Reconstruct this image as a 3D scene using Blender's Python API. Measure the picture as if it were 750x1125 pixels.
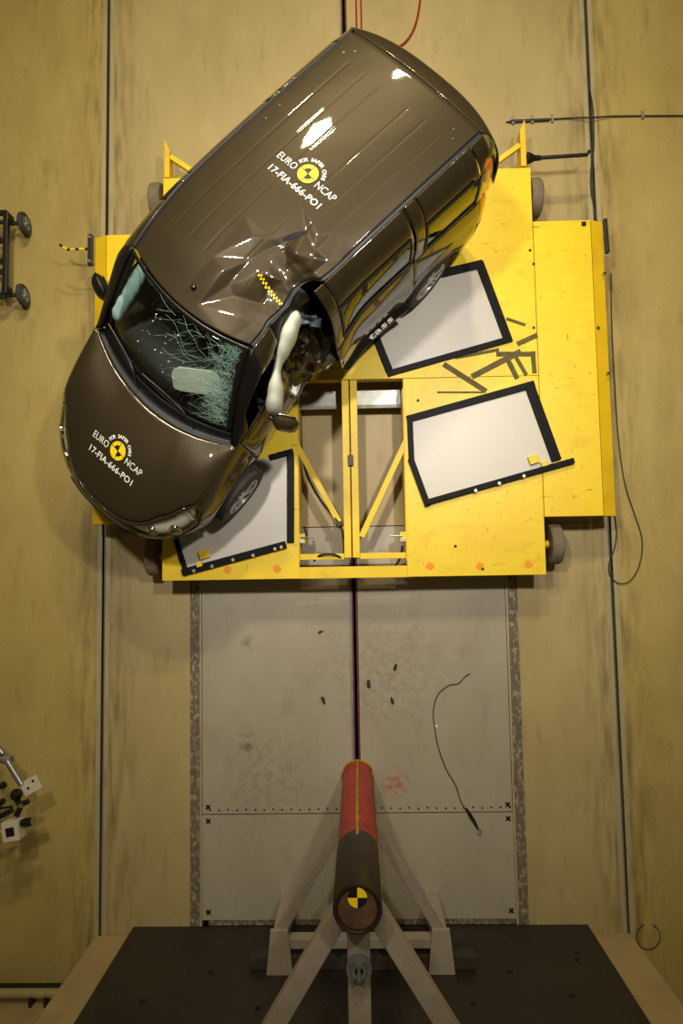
import bpy, bmesh, math, random
from mathutils import Vector, Matrix, noise
random.seed(7)
PI = math.pi
for o in list(bpy.data.objects): bpy.data.objects.remove(o, do_unlink=True)
scene = bpy.context.scene
C = scene.collection

# ------------------------------------------------------------------ camera
FPX = 752.0
CAM_H = 7.30
def cam_matrix():
    down = Vector((17.7, 56.7, FPX)).normalized()          # plumb line seen in the camera frame (x right, y down, z forward)
    Zc = -down
    roll = -0.0185
    up = Vector((math.sin(roll), -math.cos(roll), 0))
    Yc = (up - up.dot(Zc) * Zc).normalized()
    Xc = Yc.cross(Zc)
    right = Vector((Xc[0], Yc[0], Zc[0])); dn = Vector((Xc[1], Yc[1], Zc[1])); fw = Vector((Xc[2], Yc[2], Zc[2]))
    m = Matrix.Identity(4)
    for i in range(3):
        m[i][0] = right[i]; m[i][1] = -dn[i]; m[i][2] = -fw[i]
    m[2][3] = CAM_H
    return m
cam_d = bpy.data.cameras.new('camera'); cam = bpy.data.objects.new('camera', cam_d); C.objects.link(cam)
cam.matrix_world = cam_matrix()
cam_d.sensor_fit = 'VERTICAL'; cam_d.sensor_height = 36; cam_d.lens = FPX * 36 / 1125
cam_d.clip_start = 0.05; cam_d.clip_end = 200
scene.camera = cam
CM = cam_matrix()
def at(u, v, z):
    """floor-plan position of a thing standing at height z, measured off the photograph"""
    d = CM.to_3x3() @ Vector(((u - 375) / FPX, -(v - 562.5) / FPX, -1))
    t = (z - CAM_H) / d.z
    return Vector((d.x * t, d.y * t, z))

# ------------------------------------------------------------------ light
w = bpy.data.worlds.new('world'); scene.world = w; w.use_nodes = True
w.node_tree.nodes['Background'].inputs[0].default_value = (0.95, 0.78, 0.42, 1)
w.node_tree.nodes['Background'].inputs[1].default_value = 0.075
def area(name, loc, size, power, col, target=None, spread=150):
    d = bpy.data.lights.new(name, 'AREA'); d.shape = 'RECTANGLE'; d.size, d.size_y = size
    d.energy = power; d.color = col; d.spread = math.radians(spread)
    o = bpy.data.objects.new(name, d); C.objects.link(o); o.location = loc
    t = Vector(target) if target else Vector((loc[0], loc[1], 0))
    o.rotation_euler = (t - Vector(loc)).to_track_quat('-Z', 'Y').to_euler()
    return o
WARM = (1.0, 0.86, 0.52)
WHITE = (1.0, 0.93, 0.82)
area('hall_lamp_a', (-0.9, 8.3, 8.8), (0.75, 0.4), 126, WARM, (-0.3, 3.0, 0), 110)
area('hall_lamp_b', (1.15, 9.3, 8.8), (0.75, 0.4), 126, WARM, (0.3, 3.0, 0), 110)
area('hall_lamp_c', (-1.7, 2.9, 8.6), (0.4, 0.4), 88, WHITE, (-0.5, 2.0, 0), 88)
area('hall_lamp_d', (2.2, 2.7, 8.6), (0.4, 0.4), 88, WHITE, (0.7, 2.0, 0), 88)
vs = scene.view_settings
vs.view_transform = 'Standard'; vs.look = 'None'; vs.gamma = 1.0; vs.exposure = 0.0; vs.use_curve_mapping = False

# ------------------------------------------------------------------ materials
M = {}
def srgb(r, g, b):
    f = lambda c: (c / 255 / 12.92) if c / 255 <= 0.04045 else ((c / 255 + 0.055) / 1.055) ** 2.4
    return (f(r), f(g), f(b), 1)
def mat(name, col, rough=0.5, metal=0.0, var=0.0, scale=6.0, col2=None, bump=0.0, coat=0.0, bscale=None, spec=0.5, stretch=None, lo=0.35, hi=0.7, trans=0.0):
    m = bpy.data.materials.new(name); m.use_nodes = True; nt = m.node_tree; p = nt.nodes['Principled BSDF']
    c = srgb(*col)
    p.inputs['Base Color'].default_value = c
    p.inputs['Roughness'].default_value = rough; p.inputs['Metallic'].default_value = metal
    p.inputs['Coat Weight'].default_value = coat; p.inputs['Coat Roughness'].default_value = 0.03
    p.inputs['Specular IOR Level'].default_value = spec
    p.inputs['Transmission Weight'].default_value = trans
    if var or col2 or bump:
        tc = nt.nodes.new('ShaderNodeTexCoord'); mp = nt.nodes.new('ShaderNodeMapping')
        nt.links.new(tc.outputs['Object'], mp.inputs['Vector'])
        if stretch: mp.inputs['Scale'].default_value = stretch
        n = nt.nodes.new('ShaderNodeTexNoise'); n.inputs['Scale'].default_value = scale; n.inputs['Detail'].default_value = 7
        n.inputs['Roughness'].default_value = 0.62
        nt.links.new(mp.outputs[0], n.inputs['Vector'])
        r = nt.nodes.new('ShaderNodeValToRGB')
        r.color_ramp.elements[0].position = lo; r.color_ramp.elements[1].position = hi
        if col2: a, b = srgb(*col2), c
        else:
            a = tuple(x * (1 - var) for x in c[:3]) + (1,); b = tuple(min(1, x * (1 + var)) for x in c[:3]) + (1,)
        r.color_ramp.elements[0].color = a; r.color_ramp.elements[1].color = b
        nt.links.new(n.outputs['Fac'], r.inputs[0]); nt.links.new(r.outputs[0], p.inputs['Base Color'])
        if bump:
            n2 = nt.nodes.new('ShaderNodeTexNoise'); n2.inputs['Scale'].default_value = bscale or scale * 4; n2.inputs['Detail'].default_value = 5
            nt.links.new(mp.outputs[0], n2.inputs['Vector'])
            bm_ = nt.nodes.new('ShaderNodeBump'); bm_.inputs['Strength'].default_value = bump; bm_.inputs['Distance'].default_value = 0.01
            nt.links.new(n2.outputs['Fac'], bm_.inputs['Height']); nt.links.new(bm_.outputs[0], p.inputs['Normal'])
    M[name] = m
    return m

def layered(name, base, layers, rough=0.6, bump=0.15, bscale=60, metal=0.0, grime=None, spots=None, spec=0.5):
    """base colour plus stains: layers = (colour, noise scale, stretch, low, high, amount)"""
    m = bpy.data.materials.new(name); m.use_nodes = True; nt = m.node_tree; p = nt.nodes['Principled BSDF']
    p.inputs['Roughness'].default_value = rough; p.inputs['Metallic'].default_value = metal; p.inputs['Specular IOR Level'].default_value = spec
    geo = nt.nodes.new('ShaderNodeNewGeometry')
    rgb = nt.nodes.new('ShaderNodeRGB'); rgb.outputs[0].default_value = srgb(*base); cur = rgb.outputs[0]
    for i, (c, sc, st, lo, hi, amt) in enumerate(layers):
        mp = nt.nodes.new('ShaderNodeMapping'); mp.inputs['Scale'].default_value = st; mp.inputs['Location'].default_value = (i * 3.7, i * 1.9, 0)
        nt.links.new(geo.outputs['Position'], mp.inputs[0])
        n = nt.nodes.new('ShaderNodeTexNoise'); n.inputs['Scale'].default_value = sc; n.inputs['Detail'].default_value = 8; n.inputs['Roughness'].default_value = 0.65
        nt.links.new(mp.outputs[0], n.inputs['Vector'])
        mr = nt.nodes.new('ShaderNodeMapRange'); mr.inputs[1].default_value = lo; mr.inputs[2].default_value = hi; mr.inputs[4].default_value = amt
        nt.links.new(n.outputs['Fac'], mr.inputs[0])
        mx = nt.nodes.new('ShaderNodeMix'); mx.data_type = 'RGBA'
        nt.links.new(mr.outputs[0], mx.inputs[0]); nt.links.new(cur, mx.inputs[6]); mx.inputs[7].default_value = srgb(*c)
        cur = mx.outputs[2]
    for gx, gw, gc in (grime or []):       # worn dirt gathered beside a slot running along y
        sx = nt.nodes.new('ShaderNodeSeparateXYZ'); nt.links.new(geo.outputs['Position'], sx.inputs[0])
        su = nt.nodes.new('ShaderNodeMath'); su.operation = 'SUBTRACT'; su.inputs[1].default_value = gx; nt.links.new(sx.outputs['X'], su.inputs[0])
        ab = nt.nodes.new('ShaderNodeMath'); ab.operation = 'ABSOLUTE'; nt.links.new(su.outputs[0], ab.inputs[0])
        mr = nt.nodes.new('ShaderNodeMapRange'); mr.inputs[1].default_value = 0.05; mr.inputs[2].default_value = gw; mr.inputs[3].default_value = 0.8; mr.inputs[4].default_value = 0.0
        nt.links.new(ab.outputs[0], mr.inputs[0])
        mp = nt.nodes.new('ShaderNodeMapping'); mp.inputs['Scale'].default_value = (6, 0.8, 1); nt.links.new(geo.outputs['Position'], mp.inputs[0])
        n = nt.nodes.new('ShaderNodeTexNoise'); n.inputs['Scale'].default_value = 2.2; n.inputs['Detail'].default_value = 6; nt.links.new(mp.outputs[0], n.inputs['Vector'])
        nr = nt.nodes.new('ShaderNodeMapRange'); nr.inputs[1].default_value = 0.42; nr.inputs[2].default_value = 0.68; nt.links.new(n.outputs['Fac'], nr.inputs[0])
        mu = nt.nodes.new('ShaderNodeMath'); mu.operation = 'MULTIPLY'; nt.links.new(mr.outputs[0], mu.inputs[0]); nt.links.new(nr.outputs[0], mu.inputs[1])
        mx = nt.nodes.new('ShaderNodeMix'); mx.data_type = 'RGBA'; nt.links.new(mu.outputs[0], mx.inputs[0]); nt.links.new(cur, mx.inputs[6]); mx.inputs[7].default_value = srgb(*gc); cur = mx.outputs[2]
    for sx_, sy_, sr_, sc_, am_ in (spots or []):      # single smears of paint or rubber
        vd = nt.nodes.new('ShaderNodeVectorMath'); vd.operation = 'DISTANCE'; vd.inputs[1].default_value = (sx_, sy_, 0); nt.links.new(geo.outputs['Position'], vd.inputs[0])
        mr = nt.nodes.new('ShaderNodeMapRange'); mr.inputs[1].default_value = 0.0; mr.inputs[2].default_value = sr_; mr.inputs[3].default_value = am_; mr.inputs[4].default_value = 0.0
        nt.links.new(vd.outputs['Value'], mr.inputs[0])
        n = nt.nodes.new('ShaderNodeTexNoise'); n.inputs['Scale'].default_value = 14; nt.links.new(geo.outputs['Position'], n.inputs['Vector'])
        nr = nt.nodes.new('ShaderNodeMapRange'); nr.inputs[1].default_value = 0.4; nr.inputs[2].default_value = 0.65; nt.links.new(n.outputs['Fac'], nr.inputs[0])
        mu = nt.nodes.new('ShaderNodeMath'); mu.operation = 'MULTIPLY'; nt.links.new(mr.outputs[0], mu.inputs[0]); nt.links.new(nr.outputs[0], mu.inputs[1])
        mx = nt.nodes.new('ShaderNodeMix'); mx.data_type = 'RGBA'; nt.links.new(mu.outputs[0], mx.inputs[0]); nt.links.new(cur, mx.inputs[6]); mx.inputs[7].default_value = srgb(*sc_); cur = mx.outputs[2]
    nt.links.new(cur, p.inputs['Base Color'])
    n2 = nt.nodes.new('ShaderNodeTexNoise'); n2.inputs['Scale'].default_value = bscale; n2.inputs['Detail'].default_value = 6
    nt.links.new(geo.outputs['Position'], n2.inputs['Vector'])
    b = nt.nodes.new('ShaderNodeBump'); b.inputs['Strength'].default_value = bump; b.inputs['Distance'].default_value = 0.006
    nt.links.new(n2.outputs['Fac'], b.inputs['Height']); nt.links.new(b.outputs[0], p.inputs['Normal'])
    M[name] = m
    return m

layered('concrete', (174, 153, 88), [((146, 124, 68), 0.8, (1, 0.6, 1), 0.42, 0.72, 0.75), ((186, 168, 108), 1.7, (1.5, 0.4, 1), 0.5, 0.75, 0.6),
        ((112, 90, 48), 2.6, (2.2, 0.5, 1), 0.58, 0.78, 0.6), ((70, 60, 42), 9, (1, 1, 1), 0.66, 0.8, 0.5), ((140, 122, 82), 22, (1, 1, 1), 0.5, 0.8, 0.35), ((196, 186, 150), 34, (1, 1, 1), 0.70, 0.76, 0.7)], rough=0.55, grime=[(-2.72, 0.42, (104, 84, 44)), (2.67, 0.42, (104, 84, 44))])
layered('concrete_inner', (174, 155, 106), [((148, 128, 84), 0.9, (1, 0.5, 1), 0.42, 0.72, 0.7), ((184, 168, 124), 1.9, (1.5, 0.4, 1), 0.5, 0.75, 0.5),
        ((120, 100, 66), 2.9, (2.4, 0.5, 1), 0.58, 0.8, 0.6), ((64, 54, 40), 10, (1, 1, 1), 0.67, 0.8, 0.5), ((58, 48, 34), 30, (1, 0.6, 1), 0.68, 0.74, 0.6)], rough=0.5, grime=[(-2.72, 0.42, (104, 84, 44)), (2.67, 0.42, (104, 84, 44))])
layered('floor_plate_paint', (166, 157, 138), [((146, 136, 116), 1.1, (1, 0.6, 1), 0.4, 0.72, 0.7), ((132, 118, 88), 3.2, (1.4, 0.6, 1), 0.56, 0.8, 0.6),
        ((60, 52, 42), 14, (1, 1, 1), 0.68, 0.8, 0.5)], rough=0.42, spots=[(0.34, -2.27, 0.2, (170, 40, 26), 0.9), (-1.17, -0.82, 0.10, (110, 98, 78), 1.0), (-1.19, -1.88, 0.14, (112, 100, 80), 1.0), (0.25, -1.2, 0.9, (118, 106, 86), 0.45), (-1.0, -2.2, 0.8, (120, 106, 84), 0.4)])
layered('worn_strip', (104, 92, 76), [((170, 160, 130), 26, (1, 0.6, 1), 0.5, 0.6, 0.75), ((64, 54, 44), 7, (1, 0.5, 1), 0.5, 0.75, 0.6)], rough=0.7, bump=0.4)
layered('steel_edge', (176, 164, 126), [((120, 106, 78), 12, (1, 0.2, 1), 0.5, 0.75, 0.6)], rough=0.45, metal=0.2)
layered('crash_yellow', (238, 204, 26), [((222, 180, 18), 1.6, (1, 1, 1), 0.45, 0.8, 0.6), ((244, 214, 36), 4, (1, 1, 1), 0.5, 0.8, 0.5), ((150, 120, 30), 7, (3, 0.7, 1), 0.62, 0.72, 0.6),
        ((70, 60, 24), 9, (0.45, 3.4, 1), 0.645, 0.69, 0.8), ((60, 52, 24), 9, (3.6, 0.5, 1), 0.65, 0.69, 0.75), ((84, 66, 20), 30, (1, 1, 1), 0.655, 0.69, 0.75), ((206, 168, 20), 2.2, (1, 2, 1), 0.55, 0.7, 0.5)], rough=0.42, bump=0.08, bscale=25)
layered('beam_yellow', (236, 200, 24), [((190, 150, 20), 3, (1, 1, 1), 0.48, 0.8, 0.6), ((90, 74, 30), 11, (2, 0.7, 1), 0.66, 0.76, 0.7)], rough=0.45, bump=0.08)
layered('ochre', (228, 188, 22), [((190, 146, 18), 4, (1, 1, 1), 0.45, 0.8, 0.6)], rough=0.5)
layered('white_sheet', (198, 192, 184), [((200, 188, 168), 2.6, (1, 1, 1), 0.45, 0.8, 0.6), ((186, 168, 140), 7, (1, 1, 1), 0.62, 0.85, 0.45)], rough=0.4, bump=0.04)
layered('black_bar', (15, 14, 13), [((58, 54, 48), 9, (1, 1, 1), 0.56, 0.8, 0.5)], rough=0.5, bump=0.3, bscale=30, spec=0.12)
layered('dark_tape', (96, 82, 24), [((60, 50, 22), 9, (1, 1, 1), 0.45, 0.7, 0.9)], rough=0.7)
layered('wall_plate_dark', (44, 38, 28), [((26, 22, 16), 1.6, (1, 1, 1), 0.4, 0.7, 0.8), ((62, 53, 38), 6, (1, 1, 0.5), 0.58, 0.8, 0.5)], rough=0.6, bump=0.2)
layered('block_concrete', (168, 146, 102), [((136, 116, 76), 2, (1, 1, 1), 0.45, 0.75, 0.7)], rough=0.7)
mat('slot_black', (16, 14, 12), 0.8)
mat('rubber', (58, 54, 50), 0.75, var=0.2, scale=20, bump=0.2)
mat('tyre_grey', (118, 104, 84), 0.8, var=0.15, scale=9, bump=0.15)
mat('hub_brown', (150, 96, 30), 0.6, col2=(96, 60, 24), scale=8)
mat('steel', (168, 166, 160), 0.35, 0.8, var=0.15, scale=9)
mat('dull_steel', (140, 138, 132), 0.55, 0.4, var=0.2, scale=6)
mat('black_metal', (30, 28, 27), 0.45, 0.1, var=0.2, scale=12)
mat('black_plastic', (22, 21, 20), 0.35, var=0.1, scale=20)
mat('cable_black', (34, 31, 27), 0.6)
mat('cable_red', (150, 32, 22), 0.5)
mat('rail_red', (120, 34, 30), 0.6, col2=(60, 30, 30), scale=12)
mat('orange_spot', (238, 150, 20), 0.6)
mat('marker_yellow', (250, 214, 12), 0.45); mat('marker_black', (14, 12, 10), 0.5)
mat('letter_white', (246, 244, 236), 0.5)
mat('pole_red', (186, 34, 20), 0.45, col2=(136, 26, 18), scale=6, bump=0.05)
mat('pole_brown', (58, 40, 26), 0.5, 0.2, col2=(34, 26, 20), scale=7, bump=0.1)
mat('pole_cap', (104, 76, 50), 0.55, 0.1, col2=(76, 54, 38), scale=9)
mat('tape_yellow', (190, 160, 40), 0.6, col2=(120, 96, 30), scale=20)
mat('stand_grey', (164, 150, 134), 0.5, 0.1, var=0.12, scale=6)
mat('rough_beam', (70, 58, 44), 0.85, col2=(40, 33, 26), scale=9, bump=0.5)
mat('camera_beige', (206, 196, 172), 0.5, var=0.08, scale=8)
mat('lens_glass', (10, 10, 14), 0.08)
mat('wood_block', (176, 116, 62), 0.6, col2=(140, 88, 46), scale=5, stretch=(1, 6, 1))
mat('leather', (28, 26, 26), 0.6, var=0.15, scale=14)
mat('crushed_black', (16, 14, 12), 0.25, col2=(34, 27, 17), scale=6, coat=0.3)
mat('trim_dark', (17, 16, 15), 0.5, var=0.1, scale=14, bump=0.1)
mat('airbag', (214, 218, 200), 0.75, var=0.05, scale=10, bump=0.25, bscale=14)
mat('airbag_blue', (176, 206, 212), 0.75, var=0.08, scale=10, bump=0.2, bscale=14)
mat('seat_blue', (46, 58, 84), 0.85, col2=(150, 160, 176), scale=26, lo=0.3, hi=0.85)
mat('visor_grey', (236, 240, 232), 0.6, var=0.05, scale=8)
mat('alloy', (186, 186, 184), 0.28, 0.75, var=0.06, scale=12)
mat('reflector', (240, 236, 222), 0.35, 0.0, var=0.14, scale=14)
mat('chrome', (230, 230, 230), 0.08, 1.0)
mat('lamp_orange', (236, 108, 10), 0.15, coat=1.0)
mat('pipe_grey', (170, 156, 110), 0.4, 0.3, var=0.15, scale=5)
mat('rubbish', (44, 38, 30), 0.8, var=0.2, scale=20)

def paint():
    m = mat('car_paint', (59, 49, 31), 0.42, 0.32, coat=1.0, spec=0.2)
    nt = m.node_tree; p = nt.nodes['Principled BSDF']
    tc = nt.nodes.new('ShaderNodeTexCoord')
    n = nt.nodes.new('ShaderNodeTexNoise'); n.inputs['Scale'].default_value = 2.2; n.inputs['Detail'].default_value = 2
    nt.links.new(tc.outputs['Object'], n.inputs['Vector'])
    b = nt.nodes.new('ShaderNodeBump'); b.inputs['Strength'].default_value = 0.08; b.inputs['Distance'].default_value = 0.05
    nt.links.new(n.outputs['Fac'], b.inputs['Height'])
    nt.links.new(b.outputs[0], p.inputs['Coat Normal'])
paint()

def glass(name, tint, cracked=False):
    m = bpy.data.materials.new(name); m.use_nodes = True; nt = m.node_tree
    for n in list(nt.nodes):
        if n.type != 'OUTPUT_MATERIAL': nt.nodes.remove(n)
    out = [n for n in nt.nodes if n.type == 'OUTPUT_MATERIAL'][0]
    tr = nt.nodes.new('ShaderNodeBsdfTransparent'); tr.inputs[0].default_value = tint
    gl = nt.nodes.new('ShaderNodeBsdfGlossy'); gl.inputs['Roughness'].default_value = 0.02
    lw = nt.nodes.new('ShaderNodeLayerWeight'); lw.inputs[0].default_value = 0.5
    pw = nt.nodes.new('ShaderNodeMath'); pw.operation = 'POWER'; pw.inputs[1].default_value = 4.0; nt.links.new(lw.outputs['Facing'], pw.inputs[0])
    fr = nt.nodes.new('ShaderNodeMapRange'); fr.inputs[3].default_value = 0.035; fr.inputs[4].default_value = 0.85; nt.links.new(pw.outputs[0], fr.inputs[0])
    mx = nt.nodes.new('ShaderNodeMixShader')
    nt.links.new(fr.outputs[0], mx.inputs[0]); nt.links.new(tr.outputs[0], mx.inputs[1]); nt.links.new(gl.outputs[0], mx.inputs[2])
    last = mx
    if cracked:
        df = nt.nodes.new('ShaderNodeBsdfDiffuse'); df.inputs[0].default_value = srgb(150, 186, 170)
        tc = nt.nodes.new('ShaderNodeTexCoord')
        v = nt.nodes.new('ShaderNodeTexVoronoi'); v.feature = 'DISTANCE_TO_EDGE'; v.inputs['Scale'].default_value = 26
        nt.links.new(tc.outputs['Object'], v.inputs['Vector'])
        e = nt.nodes.new('ShaderNodeMapRange'); e.inputs[1].default_value = 0.0; e.inputs[2].default_value = 0.05; e.inputs[3].default_value = 1; e.inputs[4].default_value = 0
        nt.links.new(v.outputs['Distance'], e.inputs[0])
        sp = nt.nodes.new('ShaderNodeSeparateXYZ'); nt.links.new(tc.outputs['Object'], sp.inputs[0])
        g = nt.nodes.new('ShaderNodeMapRange'); g.inputs[1].default_value = 0.20; g.inputs[2].default_value = 0.5; g.inputs[3].default_value = 0; g.inputs[4].default_value = 0.7
        nt.links.new(sp.outputs['Y'], g.inputs[0])
        n = nt.nodes.new('ShaderNodeTexNoise'); n.inputs['Scale'].default_value = 5; nt.links.new(tc.outputs['Object'], n.inputs['Vector'])
        a = nt.nodes.new('ShaderNodeMath'); a.operation = 'MULTIPLY'; nt.links.new(e.outputs[0], a.inputs[0]); nt.links.new(g.outputs[0], a.inputs[1])
        a2 = nt.nodes.new('ShaderNodeMath'); a2.operation = 'MULTIPLY'; nt.links.new(a.outputs[0], a2.inputs[0]); nt.links.new(n.outputs['Fac'], a2.inputs[1])
        hz = nt.nodes.new('ShaderNodeMath'); hz.operation = 'MULTIPLY'; hz.inputs[1].default_value = 0.12; nt.links.new(g.outputs[0], hz.inputs[0])
        a3 = nt.nodes.new('ShaderNodeMath'); a3.operation = 'ADD'; nt.links.new(a2.outputs[0], a3.inputs[0]); nt.links.new(hz.outputs[0], a3.inputs[1])
        m2 = nt.nodes.new('ShaderNodeMixShader'); nt.links.new(a3.outputs[0], m2.inputs[0])
        nt.links.new(mx.outputs[0], m2.inputs[1]); nt.links.new(df.outputs[0], m2.inputs[2]); last = m2
    nt.links.new(last.outputs[0], out.inputs[0]); M[name] = m
glass('side_glass', (0.62, 0.66, 0.58, 1)); glass('screen_glass', (0.89, 0.93, 0.90, 1), True); glass('lamp_glass', (0.97, 0.97, 0.95, 1))
mat('crack_white', (150, 184, 168), 0.5)

# ------------------------------------------------------------------ mesh helpers
def link(o, parent=None):
    C.objects.link(o)
    if parent is not None: o.parent = parent
    return o
def mesh_obj(name, V, F, m, parent=None, smooth=False, solid=0.0, ang=35):
    me = bpy.data.meshes.new(name); me.from_pydata([tuple(v) for v in V], [], F); me.validate()
    ms = m if isinstance(m, (list, tuple)) else [m]
    for k in ms: me.materials.append(M[k])
    if smooth:
        me.polygons.foreach_set('use_smooth', [True] * len(me.polygons)); me.set_sharp_from_angle(angle=math.radians(ang))
    o = bpy.data.objects.new(name, me); link(o, parent)
    if solid:
        s = o.modifiers.new('thickness', 'SOLIDIFY'); s.thickness = solid; s.offset = 0
    return o
class MB:
    def __init__(s): s.V = []; s.F = []
    def add(s, V, F):
        n = len(s.V); s.V += [Vector(v) for v in V]; s.F += [tuple(i + n for i in f) for f in F]; return s
    def box(s, c, d, rz=0, mtx=None):
        x, y, z = (k / 2 for k in d)
        V = [Vector((a * x, b * y, e * z)) for a in (-1, 1) for b in (-1, 1) for e in (-1, 1)]
        R = mtx if mtx is not None else Matrix.Rotation(rz, 3, 'Z')
        V = [R @ v + Vector(c) for v in V]
        return s.add(V, [(0, 1, 3, 2), (4, 6, 7, 5), (0, 4, 5, 1), (2, 3, 7, 6), (0, 2, 6, 4), (1, 5, 7, 3)])
    def bar(s, a, b, wd, ht, up=(0, 0, 1)):
        a, b = Vector(a), Vector(b); d = (b - a); L = d.length; d.normalize()
        y = Vector(up).cross(d)
        if y.length < 1e-4: y = Vector((1, 0, 0)).cross(d)
        y.normalize(); z = d.cross(y)
        return s.box((a + b) / 2, (L, wd, ht), mtx=Matrix((d, y, z)).transposed())
    def prism(s, P, z0, z1):
        n = len(P); V = [(p[0], p[1], z0) for p in P] + [(p[0], p[1], z1) for p in P]
        return s.add(V, [tuple(range(n))[::-1], tuple(range(n, 2 * n))] + [(i, (i + 1) % n, n + (i + 1) % n, n + i) for i in range(n)])
    def tube(s, P, r, n=8, closed=False):
        P = [Vector(p) for p in P]; R = r if isinstance(r, (list, tuple)) else [r] * len(P)
        m0 = len(s.V); ref = None
        for i, p in enumerate(P):
            d = (P[min(i + 1, len(P) - 1)] - P[max(i - 1, 0)]).normalized()
            if ref is None:
                ref = Vector((0, 0, 1)) if abs(d.z) < 0.9 else Vector((1, 0, 0))
            x = (ref - ref.dot(d) * d).normalized(); ref = x; y = d.cross(x)
            for k in range(n):
                a = 2 * PI * k / n; s.V.append(p + (x * math.cos(a) + y * math.sin(a)) * R[i])
        for i in range(len(P) - 1):
            for k in range(n):
                s.F.append((m0 + i * n + k, m0 + i * n + (k + 1) % n, m0 + (i + 1) * n + (k + 1) % n, m0 + (i + 1) * n + k))
        s.F.append(tuple(m0 + k for k in range(n))[::-1]); e = m0 + (len(P) - 1) * n; s.F.append(tuple(e + k for k in range(n)))
        return s
    def lathe(s, prof, n=32, axis='Z', c=(0, 0, 0), mtx=None):
        m0 = len(s.V); k = len(prof)
        for i in range(n):
            a = 2 * PI * i / n
            for r, z in prof:
                v = Vector((r * math.cos(a), r * math.sin(a), z))
                if axis == 'Y': v = Vector((v.x, v.z, v.y))
                if axis == 'X': v = Vector((v.z, v.x, v.y))
                if mtx is not None: v = mtx @ v
                s.V.append(v + Vector(c))
        for i in range(n):
            for j in range(k - 1):
                a, b = m0 + i * k, m0 + ((i + 1) % n) * k
                s.F.append((a + j, b + j, b + j + 1, a + j + 1))
        return s
    def build(s, name, m, parent=None, smooth=False, bevel=0.0, solid=0, ang=35, org=None):
        V = s.V
        if org is not None: V = [v - Vector(org) for v in V]
        o = mesh_obj(name, V, s.F, m, parent, smooth, solid, ang)
        if org is not None: o.location = org
        if bevel:
            b = o.modifiers.new('edge', 'BEVEL'); b.width = bevel; b.segments = 2; b.limit_method = 'ANGLE'; b.angle_limit = math.radians(40)
        return o
def spline(P, n=8):
    P = [Vector(p) for p in P]; out = []
    for i in range(len(P) - 1):
        a, b, c, d = P[max(i - 1, 0)], P[i], P[i + 1], P[min(i + 2, len(P) - 1)]
        for k in range(n):
            t = k / n
            out.append(0.5 * ((2 * b) + (c - a) * t + (2 * a - 5 * b + 4 * c - d) * t * t + (3 * b - a - 3 * c + d) * t ** 3))
    out.append(P[-1]); return out
def interp(x, tab):
    """monotone cubic through the table"""
    n = len(tab)
    if x <= tab[0][0]: return tab[0][1]
    if x >= tab[-1][0]: return tab[-1][1]
    dl = [(tab[i + 1][1] - tab[i][1]) / (tab[i + 1][0] - tab[i][0]) for i in range(n - 1)]
    def m(i):
        if i == 0: return dl[0]
        if i == n - 1: return dl[-1]
        return 0 if dl[i - 1] * dl[i] <= 0 else 2 * dl[i - 1] * dl[i] / (dl[i - 1] + dl[i])
    for i in range(n - 1):
        if x <= tab[i + 1][0]:
            h = tab[i + 1][0] - tab[i][0]; t = (x - tab[i][0]) / h
            return (2 * t ** 3 - 3 * t * t + 1) * tab[i][1] + (t ** 3 - 2 * t * t + t) * h * m(i) + (3 * t * t - 2 * t ** 3) * tab[i + 1][1] + (t ** 3 - t * t) * h * m(i + 1)
def lin(x, tab):
    if x <= tab[0][0]: return tab[0][1]
    for (x0, y0), (x1, y1) in zip(tab, tab[1:]):
        if x <= x1: return y0 + (y1 - y0) * (x - x0) / (x1 - x0)
    return tab[-1][1]
def sstep(a, b, x):
    t = max(0.0, min(1.0, (x - a) / (b - a))); return t * t * (3 - 2 * t)
def empty(name, loc=(0, 0, 0), rz=0):
    o = bpy.data.objects.new(name, None); C.objects.link(o); o.location = loc; o.rotation_euler = (0, 0, rz); o.empty_display_size = 0.1; return o
def tag(o, label, cat, group=None):
    o['label'] = label; o['category'] = cat
    if group: o['group'] = group
    return o
def struct(o, label=None):
    o['kind'] = 'structure'
    if label: o['label'] = label
    return o
def text_mesh(s, size, font_bold=0.0, spacing=1.0):
    c = bpy.data.curves.new('txt', 'FONT'); c.body = s; c.size = size; c.align_x = 'CENTER'; c.align_y = 'CENTER'; c.resolution_u = 3
    c.offset = font_bold; c.space_character = spacing
    o = bpy.data.objects.new('txt', c); C.objects.link(o)
    dg = bpy.context.evaluated_depsgraph_get()
    me = bpy.data.meshes.new_from_object(o.evaluated_get(dg))
    V = [v.co.copy() for v in me.vertices]; F = [tuple(p.vertices) for p in me.polygons]
    bpy.data.objects.remove(o, do_unlink=True); bpy.data.meshes.remove(me)
    return V, F

# ================================================================== THE HALL
FL = -2.72; FR = 2.67             # floor slots left and right
STL, STR = -1.74, 1.625           # worn strips beside the steel floor plates
FY0, FY1 = -5.2, 14.0
b = MB().box(((FL - 0.07 - 14) / 2, (FY0 + FY1) / 2, -0.1), (14 + FL - 0.07, FY1 - FY0, 0.2))
floor = struct(b.build('floor', 'concrete'), 'beige stained concrete test hall floor')
MB().box(((FR + 0.07 + 14) / 2, (FY0 + FY1) / 2, -0.1), (14 - FR - 0.07, FY1 - FY0, 0.2)).build('floor_slab', 'concrete', floor)
MB().box(((FL + FR) / 2, (FY0 + FY1) / 2, -0.55), (FR - FL + 0.14, FY1 - FY0, 0.06)).build('slot_bed', 'slot_black', floor)
for xs in (FL, FR):               # steel lips either side of each black slot
    for sgn in (-1, 1):
        MB().box((xs + sgn * 0.044, (FY0 + FY1) / 2, -0.008), (0.050, FY1 - FY0, 0.018)).build('slot_lip', 'steel_edge', floor)
RX = -0.05                        # guide rail in the middle
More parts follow.
